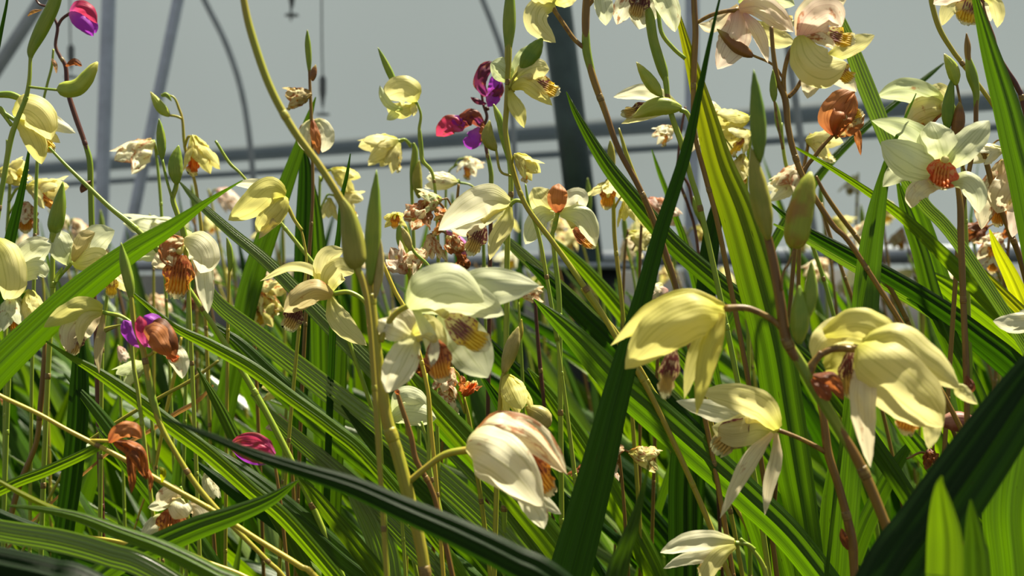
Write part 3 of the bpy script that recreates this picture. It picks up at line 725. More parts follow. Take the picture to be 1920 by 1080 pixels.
# right star flower
stalk('stalk bearing the wide open star flower with the red orange lip', .60,
  [(1790, 320, 6), (1800, 380, 12), (1802, 450, 13), (1806, 560, 12), (1810, 650, 12), (1812, 700, 13), (1813, 760, 11)], [
  ('C', (1768, 315), [(1800, 385, 9), (1795, 350, 9), (1770, 316, 9)], [
     ('sepal', [(1762, 312, -.2), (1735, 270, 0), (1690, 240, .1), (1634, 226, .1)], 46, -12, .3, 'green'),
     ('petal', [(1766, 316, 0), (1730, 312, .3), (1690, 292, .3), (1652, 266, .2)], 70, 10, .3, 'pale', 'b'),
     ('petal', [(1768, 312, .1), (1762, 280, .3), (1752, 255, .4), (1744, 228, .4)], 68, 10, .35, 'pale', 'b'),
     ('petal', [(1775, 312, .1), (1800, 285, .4), (1828, 255, .5), (1855, 226, .5)], 54, -10, .35, 'pale', 'b'),
     ('petal', [(1755, 320, -.5), (1725, 310, -.6), (1690, 318, -.6), (1655, 350, -.6)], 50, 0, .3, 'pale', 'b'),
     ('sepal', [(1778, 340, .1), (1812, 340, .4), (1832, 365, .4), (1836, 400, .3)], 42, -20, .4, 'pale', 'b'),
     ('sepal', [(1768, 342, .2), (1735, 348, .4), (1715, 365, .4), (1708, 390, .3)], 40, 15, .4, 'ivory', 'b', .3)],
     ((1768, 305, .5), (1765, 350, 1.3), 52, 'r'), 'pale', 0),
  ('K', [(1812, 705), (1820, 725, .3), (1815, 740, .3)], 18, 'bract')], 's_brown')
stalk('stalk with a lime bud, a tan bud and a brown bud above the star flower', .66,
  [(1812, 62, 2), (1814, 85, 12), (1815, 108, 11), (1822, 140, 22), (1830, 172, 14), (1830, 200, 9), (1828, 260, 9), (1815, 330, 9), (1800, 420, 9), (1792, 520, 9)], [
  ('B', [(1793, 160), (1786, 130), (1770, 100)], 25, 'b_lime', [(1806, 220), (1800, 190), (1794, 158)]),
  ('B', [(1776, 245), (1778, 200), (1786, 142)], 24, 'b_dark'),
  ('B', [(1793, 260), (1797, 225), (1800, 188)], 26, 'b_brown', [(1812, 330), (1798, 290), (1793, 258)])], 's_brown')
stalk('back flower with long pale green petals and a rust red lip above the star flower', .72,
  [(1785, 190, 5), (1800, 240, 7), (1806, 330, 8), (1812, 460, 8)], [
  ('C', (1772, 195), None, [
     ('petal', [(1772, 200, 0), (1735, 178, .3), (1690, 168, .3), (1645, 180, .2)], 46, -10, .4, 'green', 'b'),
     ('petal', [(1772, 205, .2), (1745, 205, .4), (1720, 215, .3), (1700, 235, .3)], 54, 0, .5, 'cream', 'b'),
     ('sepal', [(1774, 195, .1), (1765, 175, .2), (1740, 165, .2)], 34, 0, .4, 'cream', 'b')],
     ((1765, 205, .3), (1710, 230, .5), 30, 'o'), 'cream', .1)], 's_green')
stalk('green yellow stalk slanting down from the top right edge beside the dark strap leaf', .70,
  [(1742, -30, 9), (1748, 10, 10), (1762, 55, 10), (1786, 95, 9), (1805, 120, 9), (1850, 180, 8), (1890, 240, 9), (1935, 310, 9)], [], 's_olive')
stalk('purplish stalk in the top right corner holding a flower with a bright yellow fringed lip', .66,
  [(1838, -10, 9), (1845, 25, 9), (1860, 70, 12), (1868, 100, 11), (1886, 130, 10), (1908, 165, 10), (1925, 220, 10)], [
  ('C', (1840, -5), None, [
     ('petal', [(1840, 0, 0), (1810, 5, .2), (1780, 15, .3), (1766, 48, .3)], 34, 0, .4, 'cream', 'b'),
     ('sepal', [(1845, -5, .1), (1865, 5, .3), (1872, 30, .3), (1870, 52, .2)], 26, 0, .5, 'cream'),
     ('petal', [(1835, -8, .3), (1800, -12, .5), (1770, -4, .4), (1750, 8, .3)], 30, 0, .5, 'pink', 'b', .3),
     ('sepal', [(1845, -5, -.1), (1850, 15, 0), (1858, 40, 0)], 26, 0, .3, 'white')],
     ((1822, -5, .2), (1810, 44, .5), 46, 'y'), 'cream', 0)], 's_purple')
# top centre right
stalk('thick dark brown stalk curving down from the top edge in front of the film', .62,
  [(1106, -40, 14), (1100, 0, 15), (1098, 45, 15), (1100, 95, 17), (1112, 145, 14), (1135, 210, 12), (1160, 280, 11), (1195, 345, 11), (1225, 410, 11), (1250, 480, 11), (1275, 570, 10)], [
  ('T', [(1098, 92), (1078, 75), (1060, 50), (1038, 18)], 9),
  ('C', (1038, 15), None, [
     ('sepal', [(1040, 8, 0), (1012, 15, .2), (1006, 45, .3), (1042, 80, .2)], 46, 15, .3, 'cream', 'b'),
     ('petal', [(1040, 5, 0), (1015, -10, .2), (990, -15, .2)], 40, 0, .4, 'cream', 'b'),
     ('petal', [(1040, 5, -.2), (1060, -5, 0), (1085, -12, 0)], 36, 0, .4, 'cream', 'b')], None, 'cream', .05),
  ('T', [(1102, 12), (1112, 0), (1122, -15)], 8),
  ('C', (1135, -30), None, [('sepal', [(1132, -30, 0), (1130, -5, .2), (1134, 22, .3), (1136, 48, .2)], 34, 0, .3, 'pale', 'b'),
     ('sepal', [(1132, -30, 0), (1112, -20, .2), (1100, -8, .2)], 24, 0, .3, 'pale', 'b')], None, 'pale', 0)], 's_brown')
stalk('stalk of swelling green buds with a hanging white flower at the top edge', .64,
  [(1213, 5, 3), (1218, 30, 18), (1224, 70, 19), (1232, 100, 20), (1242, 130, 20), (1248, 150, 12), (1253, 190, 10), (1262, 225, 11), (1278, 270, 12), (1295, 330, 11), (1320, 420, 11)], [
  ('C', (1215, -30), [(1285, 110, 8), (1262, 90, 8), (1240, 60, 8), (1232, 10, 8), (1215, -30, 8)], [
     ('petal', [(1215, -30, -.3), (1190, -15, 0), (1170, 15, .1), (1156, 46, 0)], 44, 0, .4, 'white', 'b', .4),
     ('petal', [(1218, -30, -.4), (1215, -5, -.3), (1205, 25, -.2), (1198, 55, -.2)], 60, 0, .3, 'white', 'b', .3),
     ('sepal', [(1222, -30, 0), (1242, -10, .2), (1256, 20, .3), (1266, 60, .2)], 44, 0, .35, 'pale', 'b')],
     ((1205, -20, .2), (1192, 35, .5), 34, 'b'), 'white', .2),
  ('B', [(1240, 180), (1218, 152), (1193, 116)], 26, 'b_lime', [(1255, 200), (1248, 190), (1238, 178)]),
  ('C', (1276, 206), [(1293, 262, 8), (1296, 235, 9), (1288, 212, 9), (1276, 206, 10)], [
     ('petal', [(1270, 200, -.4), (1235, 180, -.3), (1200, 172, -.3), (1150, 182, -.3)], 32, -10, .4, 'white', 'b'),
     ('petal', [(1270, 205, -.3), (1235, 205, -.2), (1205, 215, -.2), (1165, 232, -.2)], 26, 0, .4, 'cream'),
     ], ((1225, 200, -.2), (1165, 212, 0), 26, 'b'), 'cream', .05),
  ('B', [(1278, 202), (1230, 200), (1186, 220)], 36, 'b_lime')], 's_green')
stalk('brown stalk at the top with a pinkish cream flower and a fat brown bud', .66,
  [(1300, -30, 11), (1302, 20, 12), (1304, 60, 12), (1302, 110, 12), (1300, 180, 10), (1302, 250, 9), (1325, 340, 10), (1350, 440, 10)], [
  ('C', (1384, 20), [(1308, 42, 7), (1330, 30, 8), (1355, 22, 8), (1385, 18, 10)], [
     ('petal', [(1384, 10, -.2), (1350, 40, -.3), (1330, 50, -.3), (1310, 45, -.3)], 26, 0, .3, 'ivory'),
     ('petal', [(1386, 18, 0), (1380, 60, .1), (1370, 90, .1), (1345, 130, 0)], 60, 10, .4, 'pink', 'b', .15),
     ('petal', [(1386, 15, .3), (1420, 10, .6), (1455, 30, .6), (1488, 60, .4)], 44, -10, .5, 'pink', 'b'),
     ('sepal', [(1388, 10, .1), (1420, -10, .3), (1455, -6, .3), (1490, 10, .2)], 50, 0, .5, 'green', 'b'),
     ('sepal', [(1395, 25, .4), (1415, 50, .6), (1430, 80, .6), (1440, 118, .5)], 24, 0, .4, 'pink'),
     ('sepal', [(1400, 40, -.3), (1430, 60, -.2), (1460, 72, -.2), (1490, 80, -.2)], 40, 0, .4, 'cream', 'b')],
     ((1430, 20, .2), (1492, 42, .4), 30, 'y'), 'pink', .05),
  ('B', [(1412, 106), (1380, 86), (1344, 54)], 26, 'b_brown', [(1470, 150), (1450, 122), (1412, 104)])], 's_brown')
stalk('dark branching stalk holding two stacked cream flowers with orange lips at the top', .60,
  [(1446, 50, 8), (1450, 100, 9), (1458, 150, 11), (1472, 185, 13), (1478, 240, 12), (1490, 290, 12), (1510, 340, 11), (1560, 420, 11), (1610, 480, 10)], [
  ('C', (1500, 70), [(1470, 178, 10), (1470, 140, 9), (1480, 100, 9), (1500, 72, 9)], [
     ('petal', [(1500, 70, -.3), (1520, 30, 0), (1560, 0, .2), (1590, -10, .2)], 60, 0, .4, 'ivory', 'b'),
     ('petal', [(1502, 72, .2), (1525, 40, .5), (1555, 25, .6), (1578, 50, .4)], 62, 10, .6, 'pink', 'b', .12),
     ('sepal', [(1502, 75, .4), (1530, 70, .5), (1555, 80, .5), (1562, 92, .4)], 22, 0, .4, 'ivory', None, .5)],
     ((1545, 62, 0), (1605, 75, .2), 36, 'y'), 'ivory', .1),
  ('C', (1508, 140), [(1478, 182, 9), (1492, 168, 8), (1508, 142, 9)], [
     ('sepal', [(1525, 135, -.4), (1560, 140, -.3), (1590, 155, -.3), (1606, 172, -.3)], 30, 0, .3, 'ivory'),
     ('petal', [(1550, 110, -.5), (1580, 95, -.4), (1610, 80, -.3), (1640, 66, -.2)], 34, 0, .3, 'cream', 'b'),
     ('petal', [(1500, 70, .2), (1515, 110, .8), (1545, 130, .9), (1588, 118, .4)], 72, 0, .7, 'cream', 'b', .05),
     ('sepal', [(1520, 130, .3), (1520, 155, .4), (1514, 185, .3)], 36, 0, .3, 'ivory', None, .1)],
     ((1560, 120, -.1), (1602, 150, .3), 34, 'y'), 'cream', .1),
  ('B', [(1452, 192), (1450, 165), (1449, 130)], 15, 'b_green', [(1468, 280), (1458, 230), (1452, 190)])], 's_brown')
stalk('withered rust coloured flower on a leaning stem right of the long lime leaf', .68,
  [(1566, 250, 6), (1548, 268, 7), (1530, 290, 8), (1505, 330, 8), (1495, 420, 8)], [
  ('C', (1566, 252), None, [
     ('petal', [(1566, 252, 0), (1555, 220, .3), (1575, 190, .4), (1604, 165, .2)], 44, 0, .6, 'rust', 'b', .3),
     ('petal', [(1568, 252, .2), (1575, 225, .6), (1590, 205, .6), (1602, 175, .4)], 40, 10, .6, 'rust', 'b', .6),
     ('petal', [(1570, 252, .1), (1590, 240, .4), (1608, 222, .4), (1622, 215, .3)], 34, 0, .5, 'tan', 'b', .8),
     ('sepal', [(1590, 240, .2), (1605, 245, .3), (1610, 265, .3), (1614, 292, .3)], 14, 0, .4, 'rust', None, .7)],
     ((1580, 225, .5), (1618, 208, .7), 26, 'y'), 'rust', .7)], 's_brown')
# left side
stalk('purple brown stalk at left hanging a closed magenta flower from its tip', .74,
  [(60, -20, 4), (72, 6, 4), (92, 15, 5), (102, 35, 5), (108, 52, 6), (104, 85, 6), (112, 105, 7), (123, 125, 8), (127, 170, 9), (142, 220, 10), (157, 262, 9), (168, 300, 11), (170, 350, 11), (172, 420, 11), (176, 520, 11)], [
  ('T', [(107, 52), (116, 36), (132, 24)], 6),
  ('C', (132, 23), None, [
     ('petal', [(134, 26, -.2), (155, 32, -.1), (172, 48, -.1), (180, 62, -.1)], 26, 0, .5, 'purple', 'b'),
     ('petal', [(133, 22, .2), (148, 14, .5), (166, 20, .5), (182, 44, .3)], 26, 0, .5, 'redpink', 'b', .15),
     ('sepal', [(132, 24, .4), (145, 36, .7), (162, 50, .7), (175, 68, .4)], 26, 0, .6, 'purple', 'b')], None, 'purple', .05),
  ('K', [(124, 124), (140, 116, .2), (154, 124, .3)], 14, 'bract'), ('K', [(52, 30), (62, 22), (80, 18)], 7, 'straw'),
  ('K', [(170, 340), (158, 350, .2), (152, 362, .2)], 16, 's_purple')], 's_purple')
stalk('green stalk near the upper left corner with a leafy bud and curved lime pod', .62,
  [(112, -30, 18), (100, 10, 25), (78, 55, 27), (60, 92, 18), (57, 110, 7), (55, 150, 8), (48, 185, 9), (32, 225, 10), (20, 262, 11), (8, 330, 10), (-6, 420, 10)], [
  ('B', [(108, 168), (148, 162), (183, 116)], 33, 'b_lime', [(54, 163), (80, 166), (110, 169)], 'seed_pod')], 's_green')
stalk('thin green stem tip curving behind the purple brown stalk', .76, [(100, 92, 4), (97, 125, 5), (88, 160, 5), (80, 200, 5), (70, 300, 6), (66, 420, 7)], [('K', [(97, 110), (104, 122, .1), (106, 138, .1)], 8, 'tan')], 's_green')
stalk('large nodding cream flower with pointed tips hanging at the left edge', .66,
  [(-10, 178, 13), (20, 178, 14), (45, 188, 13), (55, 200, 12), (35, 225, 8), (12, 215, 8), (-6, 210, 8), (-20, 330, 9)], [
  ('C', (30, 215), [(-5, 200, 7), (12, 222, 7), (22, 235, 8)], [
     ('petal', [(40, 215, -.4), (80, 220, -.3), (110, 235, -.2), (142, 250, -.2)], 30, -10, .4, 'white'),
     ('petal', [(50, 240, -.1), (75, 245, 0), (95, 255, 0), (113, 268, 0)], 24, 0, .3, 'cream'),
     ('petal', [(28, 212, .3), (55, 205, .9), (80, 225, .9), (96, 262, .4)], 60, 0, .7, 'cream', 'b'),
     ('sepal', [(30, 222, .3), (55, 245, .7), (70, 275, .6), (78, 308, .4)], 40, 0, .5, 'lemon', 'b')], ((62, 245, -.1), (100, 282, .2), 26, 'y'), 'cream', 0)], 's_green')
stalk('pale yellow flower pair at the left edge under the nodding cream flower', .80,
  [(14, 262, 6), (14, 300, 6), (18, 350, 6), (14, 430, 7), (12, 520, 7)], [
  ('F', -4, 322, 10, .2, 60, 22, 'lemon', 0, None), ('F', 4, 330, -20, 0, 58, 30, 'cream', 0, 'y'),
  ('F', 52, 352, 12, .1, 84, 30, 'cream', .15, 'o', (16, 380)), ('F', 48, 380, 82, .4, 62, 18, 'ivory', .5, 'o', (18, 400))], 's_green')
stalk('pale star flower behind the leaflike bud at left', .70,
  [(118, 340, 2), (112, 380, 24), (104, 420, 30), (100, 440, 14), (99, 470, 9), (98, 520, 10), (98, 560, 10), (90, 700, 10)], [
  ('C', (135, 492), [(100, 535, 6), (115, 515, 6), (134, 494, 7)], [
     ('petal', [(135, 495, -.2), (118, 470, 0), (110, 450, 0), (98, 432, 0)], 46, 0, .3, 'pale', 'b'),
     ('petal', [(135, 495, -.2), (160, 470, 0), (185, 445, 0), (215, 432, 0)], 54, 0, .3, 'pale', 'b'),
     ('petal', [(138, 495, 0), (165, 490, .2), (185, 485, .2), (205, 500, .2)], 44, 0, .4, 'cream', 'b'),
     ('sepal', [(138, 490, .1), (150, 465, .2), (160, 445, .2), (178, 436, .2)], 30, 0, .4, 'tan', 'b')], None, 'pale', 0),
  ('K', [(101, 535), (110, 515, .2), (118, 500, .2)], 10, 'b_green')], 's_green')
stalk('bright white star flower with a bulbous yellow hood cut by the left edge', .64,
  [(22, 570, 8), (20, 640, 9), (16, 720, 9)], [
  ('C', (18, 560), None, [
     ('sepal', [(10, 520, -.6), (40, 478, -.4), (65, 458, -.3), (92, 448, -.2)], 34, -10, .3, 'white'),
     ('petal', [(20, 535, -.3), (45, 495, -.1), (70, 470, 0), (96, 458, 0)], 46, 0, .3, 'pale', 'b'),
     ('petal', [(22, 530, -.1), (50, 510, .1), (75, 505, .2), (86, 520, .2)], 36, 0, .3, 'pale', 'b'),
     ('petal', [(-10, 450, .6), (12, 480, 1.1), (22, 530, 1.1), (10, 565, .6)], 56, 0, .7, 'cream', 'b')], None, 'white', 0),
  ('F', 24, 548, 88, .2, 88, 26, 'pale', .1, 'o', (26, 575)), ('F', 55, 545, 80, 0, 78, 22, 'cream', .05, None, (30, 580))], 's_green')
stalk('yellow lipped little flower beneath the broad diagonal leaf at left', .70, [(206, 508, 5), (200, 560, 6), (192, 640, 8), (190, 760, 8)], [('F', 208, 512, 75, .7, 52, 42, 'cream', .1, 'y')], 's_green')
stalk('pale yellow hooded flower with brown flecks over the broad diagonal leaf', .60,
  [(247, 612, 5), (250, 680, 7), (262, 760, 8)], [
  ('C', (193, 585), [(247, 605, 6), (225, 592, 7), (193, 586, 8)], [
     ('petal', [(190, 585, -.4), (160, 600, -.3), (138, 625, -.2), (130, 665, -.2)], 56, 0, .4, 'ivory', 'b', .1),
     ('petal', [(192, 578, .2), (160, 574, .5), (125, 588, .5), (82, 614, .2)], 40, -15, .5, 'lemon', 'b'),
     ('sepal', [(190, 588, .4), (165, 595, .6), (152, 615, .6), (150, 650, .5)], 24, 0, .4, 'cream'),
     ('sepal', [(193, 590, .2), (190, 625, .3), (184, 660, .3), (186, 700, .3)], 18, 0, .3, 'tan')],
     ((150, 615, -.2), (130, 668, 0), 30, 'b'), 'cream', .05),
  ('B', [(196, 640), (192, 622), (228, 608)], 12, 'b_olive')], 's_green')
stalk('brown stem at left with a purple flower, a rust bud and a brown green tip', .58,
  [(227, 455, 2), (233, 490, 18), (242, 530, 20), (246, 560, 9), (252, 610, 9), (266, 650, 10), (275, 690, 12), (284, 740, 15), (300, 795, 11), (330, 850, 10), (372, 915, 11), (430, 980, 10), (500, 1050, 9), (545, 1100, 9)], [
  ('C', (276, 668), [(275, 680, 6), (272, 660, 6), (268, 645, 6)], [
     ('petal', [(272, 650, -.4), (254, 635, -.3), (240, 615, -.3), (232, 600, -.3)], 30, 0, .5, 'purple', 'b', .3),
     ('petal', [(278, 650, -.3), (286, 625, -.2), (284, 605, -.2), (270, 592, -.2)], 42, 0, .5, 'purple', 'b'),
     ('sepal', [(274, 650, .1), (266, 625, .3), (264, 605, .3), (262, 592, .3)], 22, 0, .4, 'redpink', 'b')], None, 'purple', .05),
  ('C', (290, 660), [(275, 668, 6), (284, 664, 6), (292, 655, 6)], [
     ('petal', [(305, 660, -.5), (325, 660, -.4), (338, 680, -.4), (342, 710, -.4)], 36, 0, .3, 'white', 'b', .2),
     ('petal', [(292, 620, .1), (300, 612, .3), (318, 640, .4), (330, 668, .2)], 34, 0, .6, 'brown', 'b', .2),
     ('petal', [(284, 640, .2), (290, 625, .6), (305, 645, .6), (318, 668, .4)], 42, 0, .7, 'rust', 'b', .3)],
     ((312, 655, .1), (334, 678, .2), 18, 'r'), 'rust', .3)], 's_olive')
stalk('pale lime flower nodding left of the brown stem with the purple flower', .74, [(276, 690, 5), (282, 760, 6), (290, 850, 7)], [('F', 272, 682, 150, .2, 62, 16, 'green', 0, 'y')], 's_green')
stalk('small pink flower tucked behind the brown stem at left', .84, [(222, 650, 4), (225, 720, 5), (228, 800, 6)], [('F', 222, 650, 60, .1, 34, 12, 'pink', .2, None)], 's_green')
stalk('wilting white flower with a shaggy orange brown lip hanging above the diagonal leaf', .64,
  [(338, 300, 5), (330, 350, 9), (324, 372, 10), (332, 400, 10), (345, 440, 12), (352, 520, 8), (358, 640, 8)], [
  ('B', [(331, 346), (329, 308), (335, 272)], 28, 'b_green'), ('B', [(304, 300), (302, 260), (298, 222)], 18, 'b_green', [(322, 370), (312, 335), (304, 298)]),
  ('C', (345, 450), None, [
     ('petal', [(340, 455, -.3), (320, 475, -.2), (300, 490, -.1), (284, 496, 0)], 34, 0, .4, 'ivory', 'b', .3),
     ('petal', [(350, 455, -.2), (378, 490, 0), (385, 540, .1), (390, 588, .1)], 34, 0, .4, 'white', 'b', .1),
     ('petal', [(345, 450, .3), (322, 460, .5), (318, 480, .5), (325, 500, .5)], 40, 0, .5, 'ivory', 'b', .8),
     ('petal', [(348, 450, .4), (372, 460, .8), (385, 485, .8), (376, 512, .6)], 56, 0, .6, 'white', 'b', .05)],
     ((340, 478, .3), (328, 560, .5), 50, 'o'), 'white', .3)], 's_green')
stalk('small lime buds and a drooping yellow flower on a fine stem at upper left', .80,
  [(302, 178, 4), (325, 182, 4), (336, 205, 5), (342, 225, 5), (345, 262, 6), (350, 290, 6), (365, 340, 6), (372, 385, 6), (378, 440, 7), (382, 520, 7)], [
  ('B', [(318, 218), (300, 200), (282, 172)], 20, 'b_lime', [(340, 222), (330, 218), (316, 216)]), ('B', [(302, 180), (312, 178), (322, 190)], 9, 'b_green'),
  ('F', 362, 256, 68, .15, 80, 26, 'lemon', .1, 'r', (346, 275))], 's_olive')
stalk('white flower with a rust brown heart next to the small lime buds', .84, [(288, 262, 4), (294, 300, 5), (300, 360, 6), (305, 440, 6)], [('F', 288, 266, 142, .2, 84, 24, 'white', .55, None, (296, 290))], 's_green')
stalk('long pale bluish white flower lying behind the crossing leaves at left', .80, [(360, 440, 5), (356, 500, 6), (352, 600, 7)], [('F', 358, 446, 182, .1, 140, 13, 'pale', 0, None)], 's_green')
stalk('brownish green bud on a thin stem beside the sheen leaf at left', .72, [(425, 445, 2), (430, 465, 11), (432, 490, 11), (430, 510, 5), (428, 580, 6), (426, 700, 7)], [], 's_olive')
stalk('yellow cream hooded flower left of the tall dark leaves', .68,
  [(565, 432, 4), (570, 455, 5), (574, 500, 5), (560, 620, 7)], [
  ('C', (532, 372), [(566, 432, 7), (552, 412, 7), (542, 392, 8), (532, 376, 10)], [
     ('petal', [(534, 362, -.3), (500, 350, -.2), (470, 345, -.1), (438, 346, -.1)], 24, -20, .4, 'white'),
     ('petal', [(534, 365, .2), (505, 355, .6), (470, 385, .6), (428, 413, .3)], 50, 0, .5, 'lemon', 'b'),
     ('petal', [(534, 368, .1), (520, 390, .4), (500, 412, .4), (480, 435, .3)], 44, 0, .5, 'lemon', 'b'),
     ('sepal', [(534, 372, .2), (520, 400, .4), (505, 420, .4), (485, 448, .3)], 26, 0, .4, 'tan')], None, 'lemon', .05)], 's_olive')
stalk('slender stalk with a dark bud and a rust veined white bud near the yellow stem', .78,
  [(576, 56, 2), (577, 80, 11), (579, 110, 11), (580, 135, 5), (582, 180, 6), (584, 225, 6), (586, 300, 6), (586, 380, 6), (578, 500, 7)], [
  ('B', [(586, 152), (588, 136), (592, 121)], 13, 'b_brown'),
  ('F', 583, 178, 172, .1, 56, 22, 'tan', .5, 'o'),
  ('C', (586, 224), None, [
     ('petal', [(584, 226, -.1), (574, 245, .1), (572, 265, .1), (580, 286, .1)], 28, 0, .5, 'white', 'b'),
     ('petal', [(590, 226, -.1), (606, 240, .1), (612, 262, .1), (604, 286, .1)], 32, 0, .5, 'white', 'b'),
     ('sepal', [(586, 226, .3), (590, 248, .5), (594, 268, .5), (598, 290, .4)], 18, 0, .5, 'rust', 'b', .4)], None, 'white', .1)], 's_brown')
stalk('lime green nodding flower with an upright pointed bud left of the magenta flowers', .76,
  [(781, 190, 4), (789, 215, 5), (786, 242, 6), (788, 262, 9), (792, 300, 8), (812, 330, 6), (820, 420, 6), (822, 520, 7)], [
  ('B', [(744, 165), (728, 130), (708, 88)], 14, 'b_green', [(752, 190), (750, 175), (744, 162)]),
  ('C', (778, 188), None, [
     ('petal', [(780, 188, 0), (768, 172, .5), (745, 168, .6), (716, 184, .3)], 52, 0, .6, 'cream', 'b'),
     ('petal', [(776, 196, -.1), (760, 206, .1), (742, 206, .1), (724, 196, 0)], 30, 0, .5, 'lemon', 'b'),
     ('sepal', [(755, 205, .4), (732, 198, .7), (718, 180, .7), (712, 160, .6)], 16, 0, .5, 'green'),
     ('sepal', [(752, 202, .1), (738, 215, .2), (725, 225, .2)], 18, 0, .4, 'green'),
     ('sepal', [(774, 192, .2), (776, 205, .3), (775, 218, .3)], 14, 0, .4, 'cream')], None, 'cream', 0)], 's_green')
stalk('short stem with the cream yellow flower facing left below the lime flower', .84, [(775, 268, 5), (778, 285, 12), (775, 320, 14), (772, 350, 7), (774, 400, 6), (778, 520, 7)], [
  ('F', 746, 264, 162, .1, 82, 26, 'cream', .05, None, (770, 272)), ('B', [(786, 372), (782, 335), (786, 300)], 20, 'b_olive'), ('F', 748, 268, 115, .1, 60, 16, 'cream', 0, 'y', (770, 276))], 's_green')
stalk('dark stalk with two shrivelled magenta flowers against the film', .78,
  [(904, 128, 3), (902, 160, 5), (906, 195, 5), (913, 218, 6), (908, 240, 6), (912, 280, 7), (920, 320, 9), (921, 345, 9), (920, 420, 8), (918, 540, 8)], [
  ('C', (912, 200), None, [
     ('petal', [(912, 180, .1), (900, 155, .3), (908, 130, .3), (922, 115, .2)], 26, 0, .5, 'maroon', 'b', .6),
     ('petal', [(915, 190, .1), (928, 165, .3), (925, 140, .3)], 26, 0, .5, 'purple', 'b', .4),
     ('sepal', [(912, 195, .2), (895, 190, .3), (882, 182, .3)], 10, 0, .5, 'maroon', None, .6),
     ('petal', [(915, 185, .2), (932, 175, .4), (942, 155, .4)], 20, 0, .5, 'maroon', 'b', .4),
     ('sepal', [(914, 180, .3), (925, 190, .4), (930, 197, .4)], 28, 0, .4, 'purple', 'b', .2)], None, 'maroon', .6),
  ('C', (905, 228), None, [
     ('petal', [(905, 235, .1), (888, 220, .3), (872, 225, .3), (862, 245, .2)], 30, 0, .5, 'maroon', 'b', .7),
     ('petal', [(900, 240, .2), (892, 255, .4), (882, 265, .4), (868, 262, .3)], 32, 0, .4, 'purple', 'b', .1),
     ('petal', [(870, 240, .2), (850, 232, .4), (835, 240, .4), (818, 255, .3)], 36, 0, .5, 'redpink', 'b', .5),
     ('sepal', [(880, 225, .3), (860, 228, .4), (842, 220, .4)], 22, 0, .4, 'purple', 'b', .2),
     ('sepal', [(905, 232, .3), (906, 248, .4), (900, 268, .4)], 16, 0, .4, 'rust', None, .7)], None, 'maroon', .5)], 's_purple')
stalk('stem tangle with wilted white and rust flowers and a bright pink bud in the centre', .74,
  [(860, 345, 5), (856, 400, 6), (862, 450, 6), (866, 520, 7), (850, 640, 8)], [
  ('F', 828, 374, 170, .2, 54, 30, 'green', .5, 'o', (848, 390)), ('F', 800, 380, 120, .4, 76, 26, 'ivory', .8, None, (840, 400)),
  ('F', 850, 404, 160, .3, 62, 40, 'tan', .75, 'o', (858, 420)), ('F', 806, 440, 80, .2, 58, 20, 'ivory', .5, None, (850, 450)),
  ('B', [(872, 482), (862, 458), (836, 432)], 26, 'b_pink', [(866, 520), (874, 500), (872, 480)]),
  ('F', 868, 470, 215, .1, 66, 16, 'ivory', .85, None, (866, 505)), ('F', 880, 500, 210, .2, 44, 25, 'brown', .8, None, (866, 520))], 's_brown')
stalk('white closed flower lying sideways above the rust wilted flower', .84, [(900, 370, 4), (884, 348, 4), (860, 342, 5)][::-1] + [(905, 420, 6), (908, 520, 7)], [('F', 857, 342, 184, .1, 60, 8, 'white', .12, None, (862, 342))], 's_green')
stalk('tiny white flower with rust streaks right of the magenta flower stems', .98, [(858, 308, 4), (842, 322, 4), (836, 360, 5), (836, 480, 6)], [('F', 872, 296, 62, .3, 46, 40, 'white', .6, 'o', (850, 314))], 's_green')
stalk('deep yellow flower facing the lens beside the long pod', .70, [(748, 402, 5), (762, 430, 6), (775, 470, 6), (808, 510, 7), (812, 600, 8)], [('F', 743, 402, 100, 1.6, 36, 40, 'lemon', .3, 'o', (752, 414)), ('B', [(770, 470), (762, 445), (752, 425)], 16, 'b_tan')], 's_green')
stalk('pair of olive sheaths with a wilted pink cream flower below the deep yellow flower', .72, [(748, 420, 8), (752, 450, 18), (762, 480, 12), (768, 520, 7), (766, 640, 8)], [
  ('F', 762, 512, 232, .2, 62, 22, 'pink', .45, None, (768, 525)), ('F', 798, 470, 140, .2, 60, 20, 'ivory', .5, None, (780, 520))], 's_olive')
stalk('narrow yellow green flowers stacked behind the dark grass blade right of the yellow stem', .90, [(600, 330, 5), (598, 400, 6), (596, 480, 7), (596, 600, 7)], [
  ('F', 622, 318, 30, .1, 60, 26, 'lemon', 0, None, (602, 340)), ('F', 628, 366, 20, .1, 62, 26, 'cream', .2, 'o', (602, 390)), ('F', 618, 372, 90, .2, 50, 20, 'cream', .1, None, (602, 395))], 's_green')
stalk('ochre flower hanging from a yellow stem right of the dark post', .78, [(1145, 300, 5), (1146, 340, 8), (1150, 380, 8), (1152, 440, 8), (1158, 500, 8), (1165, 560, 8)], [
  ('F', 1142, 336, 95, .3, 62, 48, 'cream', .3, 'o', (1150, 372)), ('F', 1180, 365, 85, .2, 64, 18, 'lemon', .25, None, (1152, 390)),
  ('B', [(1148, 330), (1146, 290), (1144, 262)], 16, 'b_olive')], 's_olive')
stalk('pale flower with a brown mouth low beside the ochre flower stem', .92, [(1178, 430, 4), (1172, 470, 5), (1168, 560, 6)], [('F', 1180, 436, 30, .2, 54, 25, 'cream', .2, None), ('F', 1228, 432, 150, .2, 56, 22, 'cream', .3, 'b', (1185, 470))], 's_brown')
stalk('salmon flushed bud flower leaning right behind the dark upright blade', .86, [(1212, 372, 4), (1205, 400, 5), (1200, 480, 6), (1200, 600, 6)], [('F', 1214, 374, 36, .1, 70, 10, 'pink', .35, None)], 's_brown')
